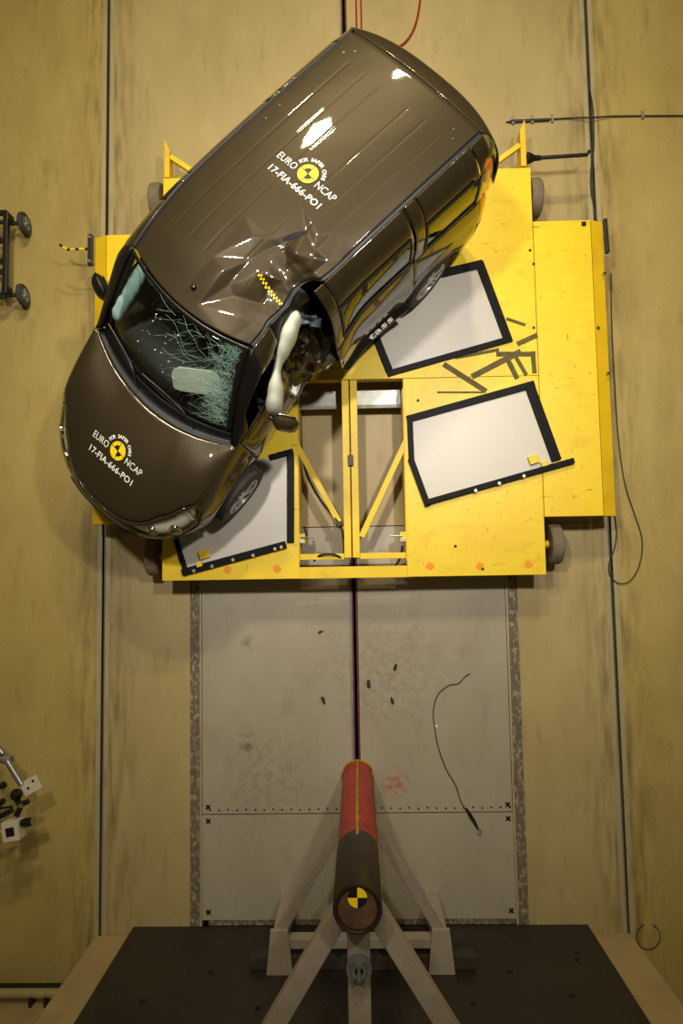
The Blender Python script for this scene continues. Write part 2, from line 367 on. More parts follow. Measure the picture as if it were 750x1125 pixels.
MB().box(((FL + 0.07 + RX - 0.04) / 2, (0.4 + FY1) / 2, -0.07), (RX - 0.04 - FL - 0.07, FY1 - 0.4, 0.14)).build('floor_slab', 'concrete_inner', floor)
MB().box(((FR - 0.07 + RX + 0.04) / 2, (0.4 + FY1) / 2, -0.07), (FR - 0.07 - RX - 0.04, FY1 - 0.4, 0.14)).build('floor_slab', 'concrete_inner', floor)
MB().box(((FL + 0.07 + STL - 0.05) / 2, (FY0 + 0.395) / 2, -0.07), (STL - 0.05 - FL - 0.07, 0.395 - FY0, 0.14)).build('floor_slab', 'concrete_inner', floor)
MB().box(((FR - 0.07 + STR + 0.05) / 2, (FY0 + 0.395) / 2, -0.07), (FR - 0.07 - STR - 0.05, 0.395 - FY0, 0.14)).build('floor_slab', 'concrete_inner', floor)
for xs, sg in ((STL, 1), (STR, -1)):
    MB().box((xs, (-3.7 + 0.395) / 2, -0.07), (0.098, 4.09, 0.134)).build('worn_strip', 'worn_strip', floor)
    MB().box((xs + sg * 0.062, (-3.7 + 0.395) / 2, -0.07), (0.022, 4.09, 0.138)).build('strip_lip', 'steel_edge', floor)
for x0, x1 in ((STL + 0.077, RX - 0.04), (RX + 0.04, STR - 0.077)):
    for y0, y1 in ((-2.57, 0.39), (-3.63, -2.582)):
        MB().box(((x0 + x1) / 2, (y0 + y1) / 2, -0.07), (x1 - x0 - 0.006 if y1 > 0 else x1 - x0, y1 - y0, 0.14)).build('floor_plate', 'floor_plate_paint', floor)
MB().box((0, -3.66, -0.07), (3.2, 0.05, 0.128)).build('plate_lip', 'worn_strip', floor)
# rail: steel channel with red edges
for sg in (-1, 1):
    MB().box((RX + sg * 0.031, (-2.1 + FY1) / 2, -0.07), (0.018, FY1 + 2.1, 0.15)).build('guide_rail', 'rail_red' if sg > 0 else 'dull_steel', floor)
MB().box((RX - 0.012, (-2.1 + FY1) / 2, -0.08), (0.012, FY1 + 2.1, 0.14)).build('guide_rail', 'rail_red', floor)
# plate screws
for sx, sy in ((-1.60, -2.50), (-1.60, -2.64), (1.50, -2.50), (1.50, -2.64), (1.50, -3.55), (-1.60, -3.55)):
    s = MB()
    for a in (0.8, 2.35): s.bar((sx - 0.03 * math.cos(a), sy - 0.03 * math.sin(a), 0.003), (sx + 0.03 * math.cos(a), sy + 0.03 * math.sin(a), 0.003), 0.016, 0.008)
    s.build('plate_screw', 'black_metal', floor)
s = MB()
for i in range(34):
    x = -1.58 + 3.1 * i / 33
    if abs(x - RX) < 0.07: continue
    s.lathe([(0.0, 0.004), (0.009, 0.003), (0.011, 0.0)], 8, c=(x, -2.53 + random.uniform(-0.006, 0.006), 0))
r_ = s.build('rivet_row', 'black_metal', floor); r_['kind'] = 'stuff'

# crash block with the dark plate, and the wall beside it
struct(MB().box((-0.04, -4.55, 1.6), (5.46, 1.56, 3.2)).build('wall_front', 'block_concrete', bevel=0.02), 'beige concrete crash block at the end of the hall')
wp = struct(MB().box((-0.055, -3.73, 1.6), (4.64, 0.08, 3.2)).build('trim_1', 'wall_plate_dark'), 'dark steel facing on the crash block')
for x, z in ((-1.4, 0.8), (-0.9, 1.3), (1.75, 1.15), (1.3, 0.8), (-1.9, 1.2), (0.9, 1.25), (2.0, 0.5), (1.95, 0.62)):
    MB().lathe([(0, 0.02), (0.02, 0.018), (0.026, 0)], 8, c=(x, -3.69, z), mtx=Matrix.Rotation(-PI / 2, 3, 'X')).build('facing_bolt', 'black_metal', wp)
struct(MB().box((-8.4, -4.45, 1.6), (11.2, 0.3, 3.2)).build('wall_left', 'block_concrete'), 'concrete wall left of the crash block')
struct(MB().box((8.35, -4.75, 1.6), (11.3, 0.3, 3.2)).build('wall_right', 'block_concrete'), 'concrete wall right of the crash block')
struct(MB().box((-8.4, -4.27, 0.05), (11.1, 0.06, 0.1)).build('baseboard_left', 'slot_black'), 'black skirting along the wall')
s = MB().tube([(-13.9, -4.20, 0.24), (-2.9, -4.20, 0.24)], 0.045, 12)
p = tag(s.build('wall_pipe', 'pipe_grey', smooth=True), 'pale grey pipe running along the wall in the bottom left corner', 'pipe')
for x in (-3.15, -3.3, -3.8): MB().box((x, -4.26, 0.24), (0.03, 0.10, 0.12)).build('pipe_bracket', 'black_metal', p)

# ================================================================== CRASH CARRIAGE
DZ = 0.438
cg = tag(empty('crash_carriage', (0, 2.0, 0)), 'large yellow wheeled steel carriage under the crashed car', 'carriage')
CGO = Vector((0, 2.0, 0))
def cpart(mb, name, m, smooth=False, bevel=0.0, parent=None):
    mb.V = [v - CGO for v in mb.V]
    return mb.build(name, m, parent or cg, smooth, bevel)
DL0, DL1, DR0, DR1 = -1.965, -0.585, 0.495, 1.868
YB, YT, YO = -0.14, 4.07, 1.87
cpart(MB().box(((DL0 + DL1) / 2, (YB + YO) / 2, DZ - 0.06), (DL1 - DL0, YO - YB, 0.12)), 'deck_panel', 'crash_yellow', bevel=0.004)
cpart(MB().box(((DR0 + DR1) / 2, (YB + YO) / 2 , DZ - 0.06), (DR1 - DR0, YO - YB, 0.12)), 'deck_panel', 'crash_yellow', bevel=0.004)
cpart(MB().box(((DL0 + DR1) / 2, (YO + YT) / 2 + 0.002, DZ - 0.06), (DR1 - DL0, YT - YO - 0.004, 0.12)), 'deck_panel', 'crash_yellow', bevel=0.004)
# wings
cpart(MB().box(((1.874 + 2.46) / 2, (0.435 + 3.49) / 2, DZ - 0.05), (2.46 - 1.874, 3.055, 0.1)), 'wing_panel', 'crash_yellow', bevel=0.004)
cpart(MB().box(((-1.971 - 2.56) / 2, (0.445 + 3.47) / 2, DZ - 0.05), (2.56 - 1.971, 3.025, 0.1)), 'wing_panel', 'crash_yellow', bevel=0.004)
def skirt(x0, x1, y0, y1):
    V = [(x0, y0, DZ - 0.002), (x0, y1, DZ - 0.002), (x1, y1, DZ - 0.06), (x1, y0, DZ - 0.06), (x0, y0, DZ - 0.1), (x0, y1, DZ - 0.1), (x1, y1, DZ - 0.14), (x1, y0, DZ - 0.14)]
    return MB().add(V, [(0, 1, 2, 3), (7, 6, 5, 4), (0, 3, 7, 4), (1, 5, 6, 2), (2, 6, 7, 3), (0, 4, 5, 1)])
cpart(skirt(2.465, 2.60, 0.435, 3.49), 'wing_skirt', 'ochre')
cpart(skirt(-2.565, -2.70, 0.445, 3.47), 'wing_skirt', 'ochre')
# open bay: beams and braces
cpart(MB().box((-0.095, (YO + YB) / 2 + 0.1, DZ - 0.05), (0.072, YO - YB - 0.2, 0.09)), 'centre_beam', 'beam_yellow', bevel=0.004)
cpart(MB().box((-0.011, (YO + YB) / 2 + 0.1, DZ - 0.055), (0.072, YO - YB - 0.2, 0.09)), 'centre_beam', 'beam_yellow', bevel=0.004)
cpart(MB().box(((DL1 + DR0) / 2 , YB + 0.055, DZ - 0.04), (DR0 - DL1 + 0.0, 0.115, 0.09)), 'cross_beam', 'beam_yellow', bevel=0.004)
cpart(MB().box(((DL1 - 0.131) / 2, 0.075, DZ - 0.07), (-0.131 - DL1, 0.06, 0.06)), 'cross_beam', 'beam_yellow', bevel=0.004)
cpart(MB().box(((DR0 + 0.025) / 2, 0.075, DZ - 0.07), (DR0 - 0.025, 0.06, 0.06)), 'cross_beam', 'beam_yellow', bevel=0.004)
def at2(u, v, z): return at(u, v, z)
for (u0, v0, u1, v1) in ((324, 486, 377, 582), (446, 484, 397, 590)):
    cpart(MB().bar(at(u0, v0, 0.40), at(u1, v1, 0.38), 0.062, 0.062), 'brace', 'beam_yellow', bevel=0.006)
for x in (-0.592, 0.502): cpart(MB().box((x, 0.9, 0.28), (0.03, 1.75, 0.3)), 'bay_side', 'ochre')
cpart(MB().box((-0.05, 1.74, 0.17), (1.06, 0.16, 0.03)), 'bay_plate', 'steel')
cpart(MB().box((-0.05, 1.645, 0.19), (1.06, 0.035, 0.03)), 'bay_strip', 'dull_steel')
cpart(MB().box((-0.052, 1.04, DZ + 0.005), (0.05, 0.11, 0.05)), 'latch', 'black_metal', bevel=0.004)
for x in (-0.555, 0.462):
    cb = cpart(MB().box((x, 0.26, DZ - 0.06), (0.07, 0.1, 0.12)), 'clamp_block', 'beam_yellow', bevel=0.006)
    mb = MB().tube([(x - 0.01, 0.27, DZ + 0.02), (x + (0.13 if x < 0 else -0.13), 0.27, DZ + 0.02)], 0.007, 8)
    mb.lathe([(0, 0.012), (0.022, 0.012), (0.022, 0)], 12, c=(x, 0.235, DZ))
    mb.V = [v - CGO for v in mb.V]; mb.build('clamp_pin', 'steel', cb)
for pts in ([(330, 425, 0.1), (332, 500, 0.1), (346, 540, 0.3), (372, 575, 0.42), (377, 590, 0.43), (378, 612, 0.3)],
            [(328, 600, 0.3), (336, 590, 0.4), (334, 578, 0.42)], [(345, 616, 0.3), (352, 610, 0.42), (366, 609, 0.43), (376, 614, 0.38)],
            [(442, 600, 0.42), (440, 612, 0.35), (434, 622, 0.3)]):
    cpart(MB().tube(spline([at(*q) for q in pts], 8), 0.012, 8), 'bay_cable', 'cable_black', smooth=True)
cpart(MB().box(at(373, 576, 0.44), (0.07, 0.05, 0.05), rz=0.5), 'cable_connector', 'black_plastic', bevel=0.008)
# wheels of the carriage
for x, y, sg in ((2.02, 0.165, 1), (-2.11, 0.115, -1), (1.955, 3.86, 1), (-2.085, 3.93, -1)):
    R_ = 0.205
    mb = MB().lathe([(R_ * 0.62, -0.057), (R_ * 0.92, -0.06), (R_ * 0.99, -0.045), (R_, -0.02), (R_, 0.02), (R_ * 0.99, 0.045), (R_ * 0.92, 0.06), (R_ * 0.62, 0.057)], 40, 'X', c=(x, y, R_))
    wh = cpart(mb, 'wheel', 'tyre_grey', smooth=True)
    mb = MB().lathe([(0, 0.05 * sg), (0.04, 0.055 * sg), (0.05, 0.03 * sg), (R_ * 0.5, 0.02 * sg), (R_ * 0.6, 0.05 * sg), (R_ * 0.63, 0.05 * sg), (R_ * 0.63, -0.06 * sg), (0, -0.06 * sg)], 24, 'X', c=(x, y, R_))
    cpart(mb, 'hub', 'hub_brown', smooth=True, parent=wh)
    cpart(MB().tube([(x - sg * 0.05, y, R_), (x - sg * 0.35, y, R_)], 0.04, 12), 'axle', 'ochre', smooth=True)
for x in (-1.6, 1.5):             # chassis rails
    cpart(MB().box((x, (YB + YT) / 2, 0.27), (0.1, YT - YB - 0.1, 0.11)), 'chassis_rail', 'ochre')
# rear arms with struts
for x, y0, y1, dx in ((-1.925, 4.075, 4.5, 1), (1.80, 4.085, 4.6, -1)):
    P = [(x - 0.028, y0), (x + 0.028, y0), (x + 0.028 * (1 if dx > 0 else 1), y1 - (0.13 if dx > 0 else 0)), (x - 0.028, y1 - (0 if dx > 0 else 0.13))]
    cpart(MB().prism(P, 0.30, DZ + 0.01), 'rear_arm', 'ochre', bevel=0.003)
    cpart(MB().bar((x + dx * 0.03, y0 + 0.24, DZ - 0.03), (x + dx * 0.33, y0 + 0.03, DZ - 0.03), 0.05, 0.05), 'arm_strut', 'beam_yellow')
# cable boom on the right rear arm
bh = Vector((1.84, 4.175, 0.43))
mb = MB().lathe([(0.0, 0.0), (0.062, 0.0), (0.058, 0.02), (0.03, 0.08), (0.026, 0.14), (0, 0.14)], 20, 'X', c=bh)
hb = cpart(mb, 'boom_socket', 'black_plastic', smooth=True)
cpart(MB().tube([bh + Vector((0.1, 0, 0)), bh + Vector((0.62, 0.02, 0.0)), bh + Vector((0.645, 0.06, 0.0))], 0.02, 10), 'boom_rod', 'black_metal', smooth=True, parent=hb)
# end brackets on the wings
lb = cpart(MB().box((-2.735, 3.32, 0.42), (0.045, 0.33, 0.05)), 'end_bracket', 'black_metal', bevel=0.004)
for y in (3.19, 3.45): cpart(MB().lathe([(0, 0.012), (0.016, 0.012), (0.018, 0)], 10, c=(-2.735, y, 0.445)), 'bracket_bolt', 'steel', parent=lb)
pts = spline([(-2.76, 3.33, 0.43), (-2.87, 3.33, 0.43), (-2.98, 3.335, 0.42), (-3.06, 3.39, 0.42)], 6)
n = len(pts)
for i in range(7):
    a, bq = int(i * (n - 1) / 7), int((i + 1) * (n - 1) / 7)
    cpart(MB().tube(pts[a:bq + 1], 0.013, 8), 'striped_probe', 'marker_black' if i % 2 == 0 else 'marker_yellow', smooth=True, parent=lb)
cpart(MB().box((2.628, 3.33, 0.40), (0.035, 0.36, 0.05), rz=0.03), 'end_bracket', 'black_metal', bevel=0.004)
cpart(MB().box(at(641, 246, DZ + 0.004), (0.045, 0.045, 0.012)), 'stop_pad', 'black_plastic')
# small fittings and marks on the deck
for u, v in ((582, 470), (586, 290), (586, 360), (582, 275), (668, 410), (664, 300), (657, 360), (530, 625), (459, 440), (500, 600)):
    cpart(MB().lathe([(0, 0.012), (0.012, 0.01), (0.016, 0)], 10, c=at(u, v, DZ)), 'bolt', 'black_metal')
for u, v in ((472, 622), (527, 622), (580, 620), (250, 626), (304, 625)):
    q = at(u, v, DZ)
    cpart(MB().prism([(q.x + 0.04 * math.cos(k * PI / 6) * (1 + 0.25 * math.sin(k * 2.3 + u)), q.y + 0.04 * math.sin(k * PI / 6)) for k in range(12)], DZ + 0.0005, DZ + 0.002), 'paint_spot', 'orange_spot')
TZ = 0.001
for u0, v0, u1, v1, wd in ((487, 400, 534, 430, 0.055), (518, 414, 572, 386, 0.06), (545, 389, 588, 389, 0.05), (480, 431, 530, 431, 0.018), (556, 392, 568, 416, 0.05), (564, 388, 578, 412, 0.04),
                           (556, 350, 577, 357, 0.03), (568, 378, 590, 368, 0.05), (585, 386, 587, 410, 0.045), (500, 393, 548, 384, 0.03)):
    TZ += 0.0006; a, bq = at(u0, v0, DZ + TZ), at(u1, v1, DZ + TZ)
    cpart(MB().bar(a, bq, wd, 0.003), 'tape_residue', 'dark_tape')

# ------------------------------------------------------------------ white slide plates on the deck
def plate_thing(label, sheet, bars, extra=None):
    c = sum((at(u, v, DZ) for u, v in sheet), Vector()) / len(sheet)
    t = tag(empty('slide_plate', (c.x, c.y, DZ)), label, 'plate', 'white slide plates on the carriage deck')
    org = Vector((c.x, c.y, DZ))
    mb = MB().prism([at(u, v, DZ) for u, v in sheet], DZ + 0.001, DZ + 0.012); mb.V = [v - org for v in mb.V]
    if (mb.F and True): mb.build('sheet', 'white_sheet', t)
    for k_, (u0, v0, u1, v1, wd, ht) in enumerate(bars):
        ht += 0.002 * k_
        mb = MB().bar(at(u0, v0, DZ + ht / 2), at(u1, v1, DZ + ht / 2), wd, ht); mb.V = [v - org for v in mb.V]
        mb.build('frame_bar', 'black_bar', t, bevel=0.004)
    for u0, v0, sz, rz, hz in (extra or []):
        mb = MB().box(at(u0, v0, DZ + 0.03), (sz, sz * 0.85, 0.04), rz=rz); mb.V = [v - org for v in mb.V]
        cb = mb.build('clamp_block', 'beam_yellow', t, bevel=0.005)
    return t, org
tA, oA = plate_thing('white slide plate in a black frame beneath the rear wheel of the car',
    [(414, 370), (430, 410), (559, 373), (526, 291), (505, 296), (470, 312)],
    [(412, 368, 430, 413, 0.07, 0.03), (428, 410, 562, 372, 0.062, 0.03), (526, 288, 558, 374, 0.085, 0.03), (484, 301, 530, 290, 0.085, 0.03)])
tB, oB = plate_thing('empty white slide plate in a black frame, lower right on the deck',
    [(449, 464), (455, 508), (470, 550), (607, 509), (582, 426)],
    [(447, 461, 587, 422, 0.075, 0.03), (450, 460, 452, 508, 0.055, 0.03), (451, 504, 470, 556, 0.06, 0.035), (468, 552, 630, 506, 0.055, 0.045), (581, 423, 611, 506, 0.10, 0.03)],
    [(586, 505, 0.10, 0.3, 0), (598, 510, 0.07, 0.3, 0)])
tC, oC = plate_thing('white slide plate with black edge bars beneath the front wheel of the car',
    [(196, 590), (204, 630), (316, 597), (316, 498), (260, 510), (215, 560)],
    [(319, 497, 319, 596, 0.07, 0.035), (200, 629, 314, 598, 0.07, 0.045), (193, 592, 205, 630, 0.05, 0.03), (296, 503, 322, 496, 0.06, 0.03)],
    [(224, 609, 0.10, 0.3, 0), (219, 620, 0.06, 0.3, 0)])
for t, org, pl in ((tC, oC, ((213, 627), (233, 622), (256, 615), (278, 610), (302, 603), (309, 601))), (tB, oB, ((522, 539), (548, 531), (575, 523)))):
    for u, v in pl:
        mb = MB().lathe([(0, 0.02), (0.014, 0.02), (0.02, 0.008), (0.022, 0)], 12, c=at(u, v, DZ + 0.045)); mb.V = [q - org for q in mb.V]
        mb.build('bolt', 'steel', t)

# ================================================================== POLE RIG
PX, PY, PR, PT = -0.041, -2.20, 0.153, 2.76
pole = tag(empty('impact_pole', (PX, PY, 0)), 'red and dark brown round impact pole braced against the crash block', 'pole')
PO = Vector((PX, PY, 0))
def ppart(mb, name, m, parent=None, smooth=False, bevel=0.0):
    mb.V = [v - PO for v in mb.V]; return mb.build(name, m, parent or pole, smooth, bevel)
ppart(MB().lathe([(0, 0), (PR, 0), (PR, 1.856), (0, 1.856)], 48, c=PO), 'red_tube', 'pole_red', smooth=True)
tb = ppart(MB().lathe([(0, 1.857), (PR + 0.004, 1.857), (PR + 0.006, 1.87), (PR + 0.006, PT - 0.01), (PR, PT), (PR - 0.012, PT), (PR - 0.02, PT - 0.012), (0, PT - 0.012)], 48, c=PO), 'dark_tube', 'pole_brown', smooth=True)
cap = ppart(MB().lathe([(0, PT - 0.011), (PR - 0.03, PT - 0.011), (PR - 0.03, PT - 0.004), (PR - 0.045, PT - 0.002), (0, PT - 0.002)], 40, c=PO), 'end_cap', 'pole_cap', smooth=True)
mc = PO + Vector((0.0, 0.075, 0))
def quadrant(cx, cy, z, r, k0, hz=0.003, n=10, rot=0.0):
    P = [(cx, cy)] + [(cx + r * math.cos(rot + k0 * PI / 2 + PI / 2 * i / n), cy + r * math.sin(rot + k0 * PI / 2 + PI / 2 * i / n)) for i in range(n + 1)]
    return MB().prism(P, z, z + hz)
for k in range(4):
    ppart(quadrant(mc.x, mc.y, PT - 0.001, 0.062, k), 'target_quadrant', 'marker_yellow' if k in (0, 2) else 'marker_black', cap)
# yellow tape down the front and along the right flank
def flank(ang, z0, z1, wd, r):
    mb = MB(); a = Vector((math.cos(ang), math.sin(ang), 0)); t_ = Vector((-a.y, a.x, 0))
    c = PO + a * r
    mb.box(c + Vector((0, 0, (z0 + z1) / 2)), (0.004, wd, z1 - z0), rz=ang); return mb
ppart(flank(PI / 2, 0.02, 1.95, 0.022, PR + 0.007), 'tape', 'tape_yellow')
ppart(flank(-0.05, 0.02, 2.6, 0.05, PR + 0.008), 'tape', 'tape_yellow')
mb = MB()
for a in range(28): 
    an = PI * a / 27
    mb.box(PO + Vector((math.cos(an) * (PR + 0.01), math.sin(an) * (PR + 0.01), 0.012)), (0.014, 0.02, 0.024), rz=an)
ppart(mb, 'base_collar', 'tape_yellow')
# braces at the top going back to the block
for sg in (-1, 1):
    a = PO + Vector((sg * 0.09, -0.12, 2.42)); e = Vector((PX + sg * 0.93, -3.69, 2.35))
    ppart(MB().bar(a, e, 0.135, 0.12), 'brace', 'stand_grey', bevel=0.008)
ppart(MB().bar(PO + Vector((0, -0.14, 2.42)), (PX, -3.69, 2.38), 0.155, 0.13), 'back_strut', 'stand_grey', bevel=0.008)
cl = PO + Vector((0, -0.50, 2.50))
ft = ppart(MB().lathe([(0.02, -0.02), (0.085, -0.02), (0.085, 0.02), (0.05, 0.02), (0.05, 0.05), (0.03, 0.05), (0.02, 0.02)], 24, c=cl), 'coupling_ring', 'dull_steel', smooth=True)
for k in range(4):
    an = PI / 4 + k * PI / 2
    ppart(MB().lathe([(0, 0.03), (0.012, 0.03), (0.014, 0.0)], 8, c=cl + Vector((0.065 * math.cos(an), 0.065 * math.sin(an), 0.02))), 'bolt', 'steel', ft)
ppart(MB().box(cl + Vector((0.0, 0, 0.06)), (0.02, 0.09, 0.04)), 'coupling_pin', 'steel', ft)
ppart(MB().box(PO + Vector((0, -0.155, 2.56)), (0.30, 0.03, 0.06)), 'clamp_plate', 'stand_grey')
# lower bracing frame
zb_ = 0.75
ppart(MB().box((PX, -3.44, zb_), (1.56, 0.09, 0.12)), 'lower_beam', 'stand_grey', bevel=0.006)
for sg in (-1, 1):
    ppart(MB().bar(PO + Vector((sg * 0.10, -0.06, 0.95)), (PX + sg * 0.73, -3.36, zb_), 0.085, 0.085), 'lower_brace', 'stand_grey', bevel=0.006)
    x = PX + sg * 0.73
    P = [(x - 0.08, -3.30), (x + 0.08, -3.30), (x + 0.12, -3.69), (x - 0.12, -3.69)]
    ppart(MB().prism(P, zb_ + 0.061, zb_ + 0.10), 'foot_plate', 'stand_grey', bevel=0.004)
    ppart(MB().box((x, -3.44, 0.345), (0.14, 0.14, 0.69)), 'stand_leg', 'stand_grey', bevel=0.004)
ppart(MB().box((PX + 0.02, -3.62, zb_ - 0.02), (2.06, 0.13, 0.12)), 'backing_timber', 'rough_beam', bevel=0.01)
for x in (-0.45, -0.2, 0.22, 0.5):
    ppart(MB().box((PX + x, -3.53, zb_ - 0.03), (0.05, 0.06, 0.14)), 'beam_bracket', 'black_metal')
ppart(MB().box((PX, -2.9, 0.72), (0.18, 1.2, 0.14)), 'lower_strut', 'rough_beam', bevel=0.006)

# ================================================================== THE CAR
CAR = Vector((-0.796, 2.244, 0.45)); YAW = -2.2968
car = tag(empty('crashed_van', CAR, YAW), 'dark bronze passenger van with crushed side and dented roof on the yellow carriage', 'car')
BEND = [(-2.3, 0.032), (-2.0, 0.0), (-1.2, -0.088), (-0.4, -0.175), (0.0, -0.21), (0.5, -0.222), (1.05, -0.19), (1.6, -0.105), (2.0, -0.045), (2.35, 0.01)]
DENT = [(-0.10, 0.0), (0.0, 0.03), (0.05, 0.22), (0.14, 0.30), (0.30, 0.30), (0.45, 0.22), (0.62, 0.12), (0.85, 0.05), (1.15, 0.0)]   # distance ahead of the dent's rear edge
# buckled roof skin: plan position and height change of the fold corners, creases run along the triangles between them
FOLDS = [(0.44, 0.09, 0.0), (0.12, 0.08, 0.014), (-0.22, 0.07, 0.010), (0.17, 0.165, -0.040), (-0.08, 0.17, -0.028), (-0.32, 0.18, -0.012), (0.21, 0.26, -0.055), (0.11, 0.50, -0.06),
         (-0.05, 0.35, -0.004), (-0.33, 0.385, 0.012), (-0.55, 0.385, 0.006), (-0.02, 0.46, -0.075), (-0.22, 0.445, -0.045), (-0.45, 0.45, -0.022), (-0.13, 0.515, -0.028), (-0.40, 0.505, 0.004), (-0.66, 0.51, 0.004),
         (-0.24, 0.57, -0.045), (-0.46, 0.58, -0.03), (-0.34, 0.26, -0.035), (-0.52, 0.30, -0.02), (0.30, 0.40, -0.02), (0.27, 0.52, -0.03),
         (-0.98, 0.1, 0), (-0.98, 0.4, 0), (-0.98, 0.72, 0), (-0.66, 0.12, 0), (-0.64, -0.08, 0), (-0.3, -0.10, 0), (0.1, -0.06, 0), (0.45, -0.06, 0), (0.62, 0.2, 0), (0.50, 0.45, 0), (0.44, 0.72, 0),
         (-0.62, 0.72, 0), (-0.32, 0.72, 0), (-0.1, 0.72, -0.03), (0.15, 0.72, -0.03)]
from mathutils.geometry import delaunay_2d_cdt
_dv, _de, _df, _o1, _o2, _o3 = delaunay_2d_cdt([Vector((p[0], p[1])) for p in FOLDS], [], [], 0, 1e-6)
FT = []
for f in _df:
    q = [(_dv[i].x, _dv[i].y, FOLDS[_o1[i][0]][2]) for i in f]
    (x0, y0, h0), (x1, y1, h1), (x2, y2, h2) = q
    FT.append((q, (y1 - y2) * (x0 - x2) + (x2 - x1) * (y0 - y2), min(p[0] for p in q), max(p[0] for p in q)))
def fold1(x, y):
    for q, den, lo, hi in FT:
        if x < lo or x > hi or abs(den) < 1e-9: continue
        (x0, y0, h0), (x1, y1, h1), (x2, y2, h2) = q
        a = ((y1 - y2) * (x - x2) + (x2 - x1) * (y - y2)) / den
        b = ((y2 - y0) * (x - x2) + (x0 - x2) * (y - y2)) / den
        if a >= -1e-6 and b >= -1e-6 and a + b <= 1.000001: return a * h0 + b * h1 + (1 - a - b) * h2
    return 0.0
def fold(x, y):
    if not (-1.0 < x < 0.65 and -0.12 < y < 0.74): return 0.0
    return 0.4 * fold1(x, y) + 0.15 * (fold1(x + 0.014, y) + fold1(x - 0.014, y) + fold1(x, y + 0.012) + fold1(x, y - 0.012))
def bend(x): return interp(x, BEND)
def dent_edge(z): return lin(z, [(0.2, -0.30), (0.5, -0.28), (0.9, -0.26), (1.3, -0.27), (1.6, -0.29), (1.8, -0.33)])
def deform(p, crumple=True):
    x, y, z = p
    dy = bend(x); dx = 0; dz = 0
    if y > 0:
        d = interp(x - dent_edge(z), DENT)
        zf = lin(z, [(0.2, 0.35), (0.5, 0.8), (0.9, 1.0), (1.35, 1.0), (1.6, 0.62), (1.72, 0.38), (1.85, 0.32)])
        yf = max(0, min(1, (y - 0.12) / 0.55)) ** 1.15
        k = d * zf * yf
        dy -= k
        if z > 1.35: dz -= 0.40 * k * sstep(1.35, 1.7, z)
        bl = math.exp(-((x - dent_edge(z) + 0.13) / 0.16) ** 2) if x < dent_edge(z) else math.exp(-((x - dent_edge(z)) / 0.02) ** 2) * 0.5
        dy += 0.075 * bl * lin(z, [(0.3, 0.2), (0.7, 1), (1.1, 1), (1.5, 0.25), (1.75, 0)]) * yf
        if crumple and d > 0.1:
            nv = noise.noise_vector(Vector((x * 9, y * 5, z * 9)))
            a = min(1, (d - 0.1) / 0.15) * yf
            dx += nv.x * 0.03 * a; dy += nv.y * 0.04 * a; dz += nv.z * 0.03 * a
    if z > 1.62:
        wz = sstep(1.62, 1.72, z)
        dz += wz * 0.8 * fold(x, y)
        # shallow oil-canning that gives the ceiling lamps their ragged reflections
        dz += wz * (0.0012 * math.sin(x * 5.1 + 1.3 * y) * math.cos(y * 7.3 + 0.6) + 0.0005 * math.sin(x * 17 + 5 * y) * math.cos(y * 15 - 3 * x))
    return Vector((x + dx, y + dy, z + dz))
def deform_door(p):
    """the panels behind the dent stay flat; the sliding door's leading edge is sprung outwards"""
    x, y, z = p
    if y <= 0: return deform(p)
    k = math.exp(-((x + 0.20) / 0.22) ** 2) * lin(z, [(0.2, 0.15), (0.5, 0.7), (0.9, 1), (1.1, 0.9), (1.45, 0.2), (1.7, 0)])
    return Vector((x + 0.09 * k, y + bend(x) + 0.105 * k, z))
RIGID = ('sliding_door', 'door_top', 'door_window', 'rear_quarter', 'quarter_top', 'quarter_window')
def cmesh(name, V, F, m, parent=None, solid=0.007, ang=32, de=True, rigid=False):
    fn = deform_door if (rigid or name in RIGID) else deform
    V = [fn(v) if de else Vector(v) for v in V]
    return mesh_obj(name, V, F, m, parent or car, True, solid, ang)
class Grid(dict):
    """collects quads by part name from a shared vertex table"""
    def __init__(s): s.parts = {}
    def quad(s, part, pts):
        g = s.parts.setdefault(part, ([], [], {}))
        f = []
        for p in pts:
            k = (round(p[0], 4), round(p[1], 4), round(p[2], 4))
            if k not in g[2]: g[2][k] = len(g[0]); g[0].append(Vector(p))
            if g[2][k] not in f: f.append(g[2][k])
        if len(f) > 2: g[1].append(tuple(f))

# ---- plan outline of the lower body (left half, rear centre -> nose)
def outline():
    P = []
    for i in range(400):
        y = 0.905 * i / 400
        P.append((-1.80 - 0.37 * (1 - (y / 0.905) ** 9.0) ** (1 / 2.6), y))
    for i in range(300): P.append((-1.80 + 3.0 * i / 300, 0.905))
    for i in range(900):
        a = (PI / 2) * i / 899
        u = math.sin(a) ** 0.72
        P.append((1.2 + 1.11 * u, 0.905 * max(0, 1 - u ** 3) ** 0.42))
    return P
OUT = outline()
ACC = [0]
for (x0, y0), (x1, y1) in zip(OUT, OUT[1:]): ACC.append(ACC[-1] + math.hypot(x1 - x0, y1 - y0))
LT = ACC[-1]
def out_at(s):
    import bisect
    i = min(max(bisect.bisect(ACC, s) - 1, 0), len(OUT) - 2)
    t = (s - ACC[i]) / max(1e-9, ACC[i + 1] - ACC[i])
    p = Vector((OUT[i][0] + (OUT[i + 1][0] - OUT[i][0]) * t, OUT[i][1] + (OUT[i + 1][1] - OUT[i][1]) * t))
    i0, i1 = max(0, i - 6), min(len(OUT) - 1, i + 7)
    d = Vector((OUT[i1][0] - OUT[i0][0], OUT[i1][1] - OUT[i0][1])).normalized()
    nrm = Vector((-d.y, d.x))            # outward: travelling front along the left side, outward is +y
    if s < 0.05: nrm = nrm.lerp(Vector((-1, 0)), 1 - s / 0.05).normalized()
    if s > LT - 0.05: nrm = nrm.lerp(Vector((1, 0)), 1 - (LT - s) / 0.05).normalized()
    return p, nrm
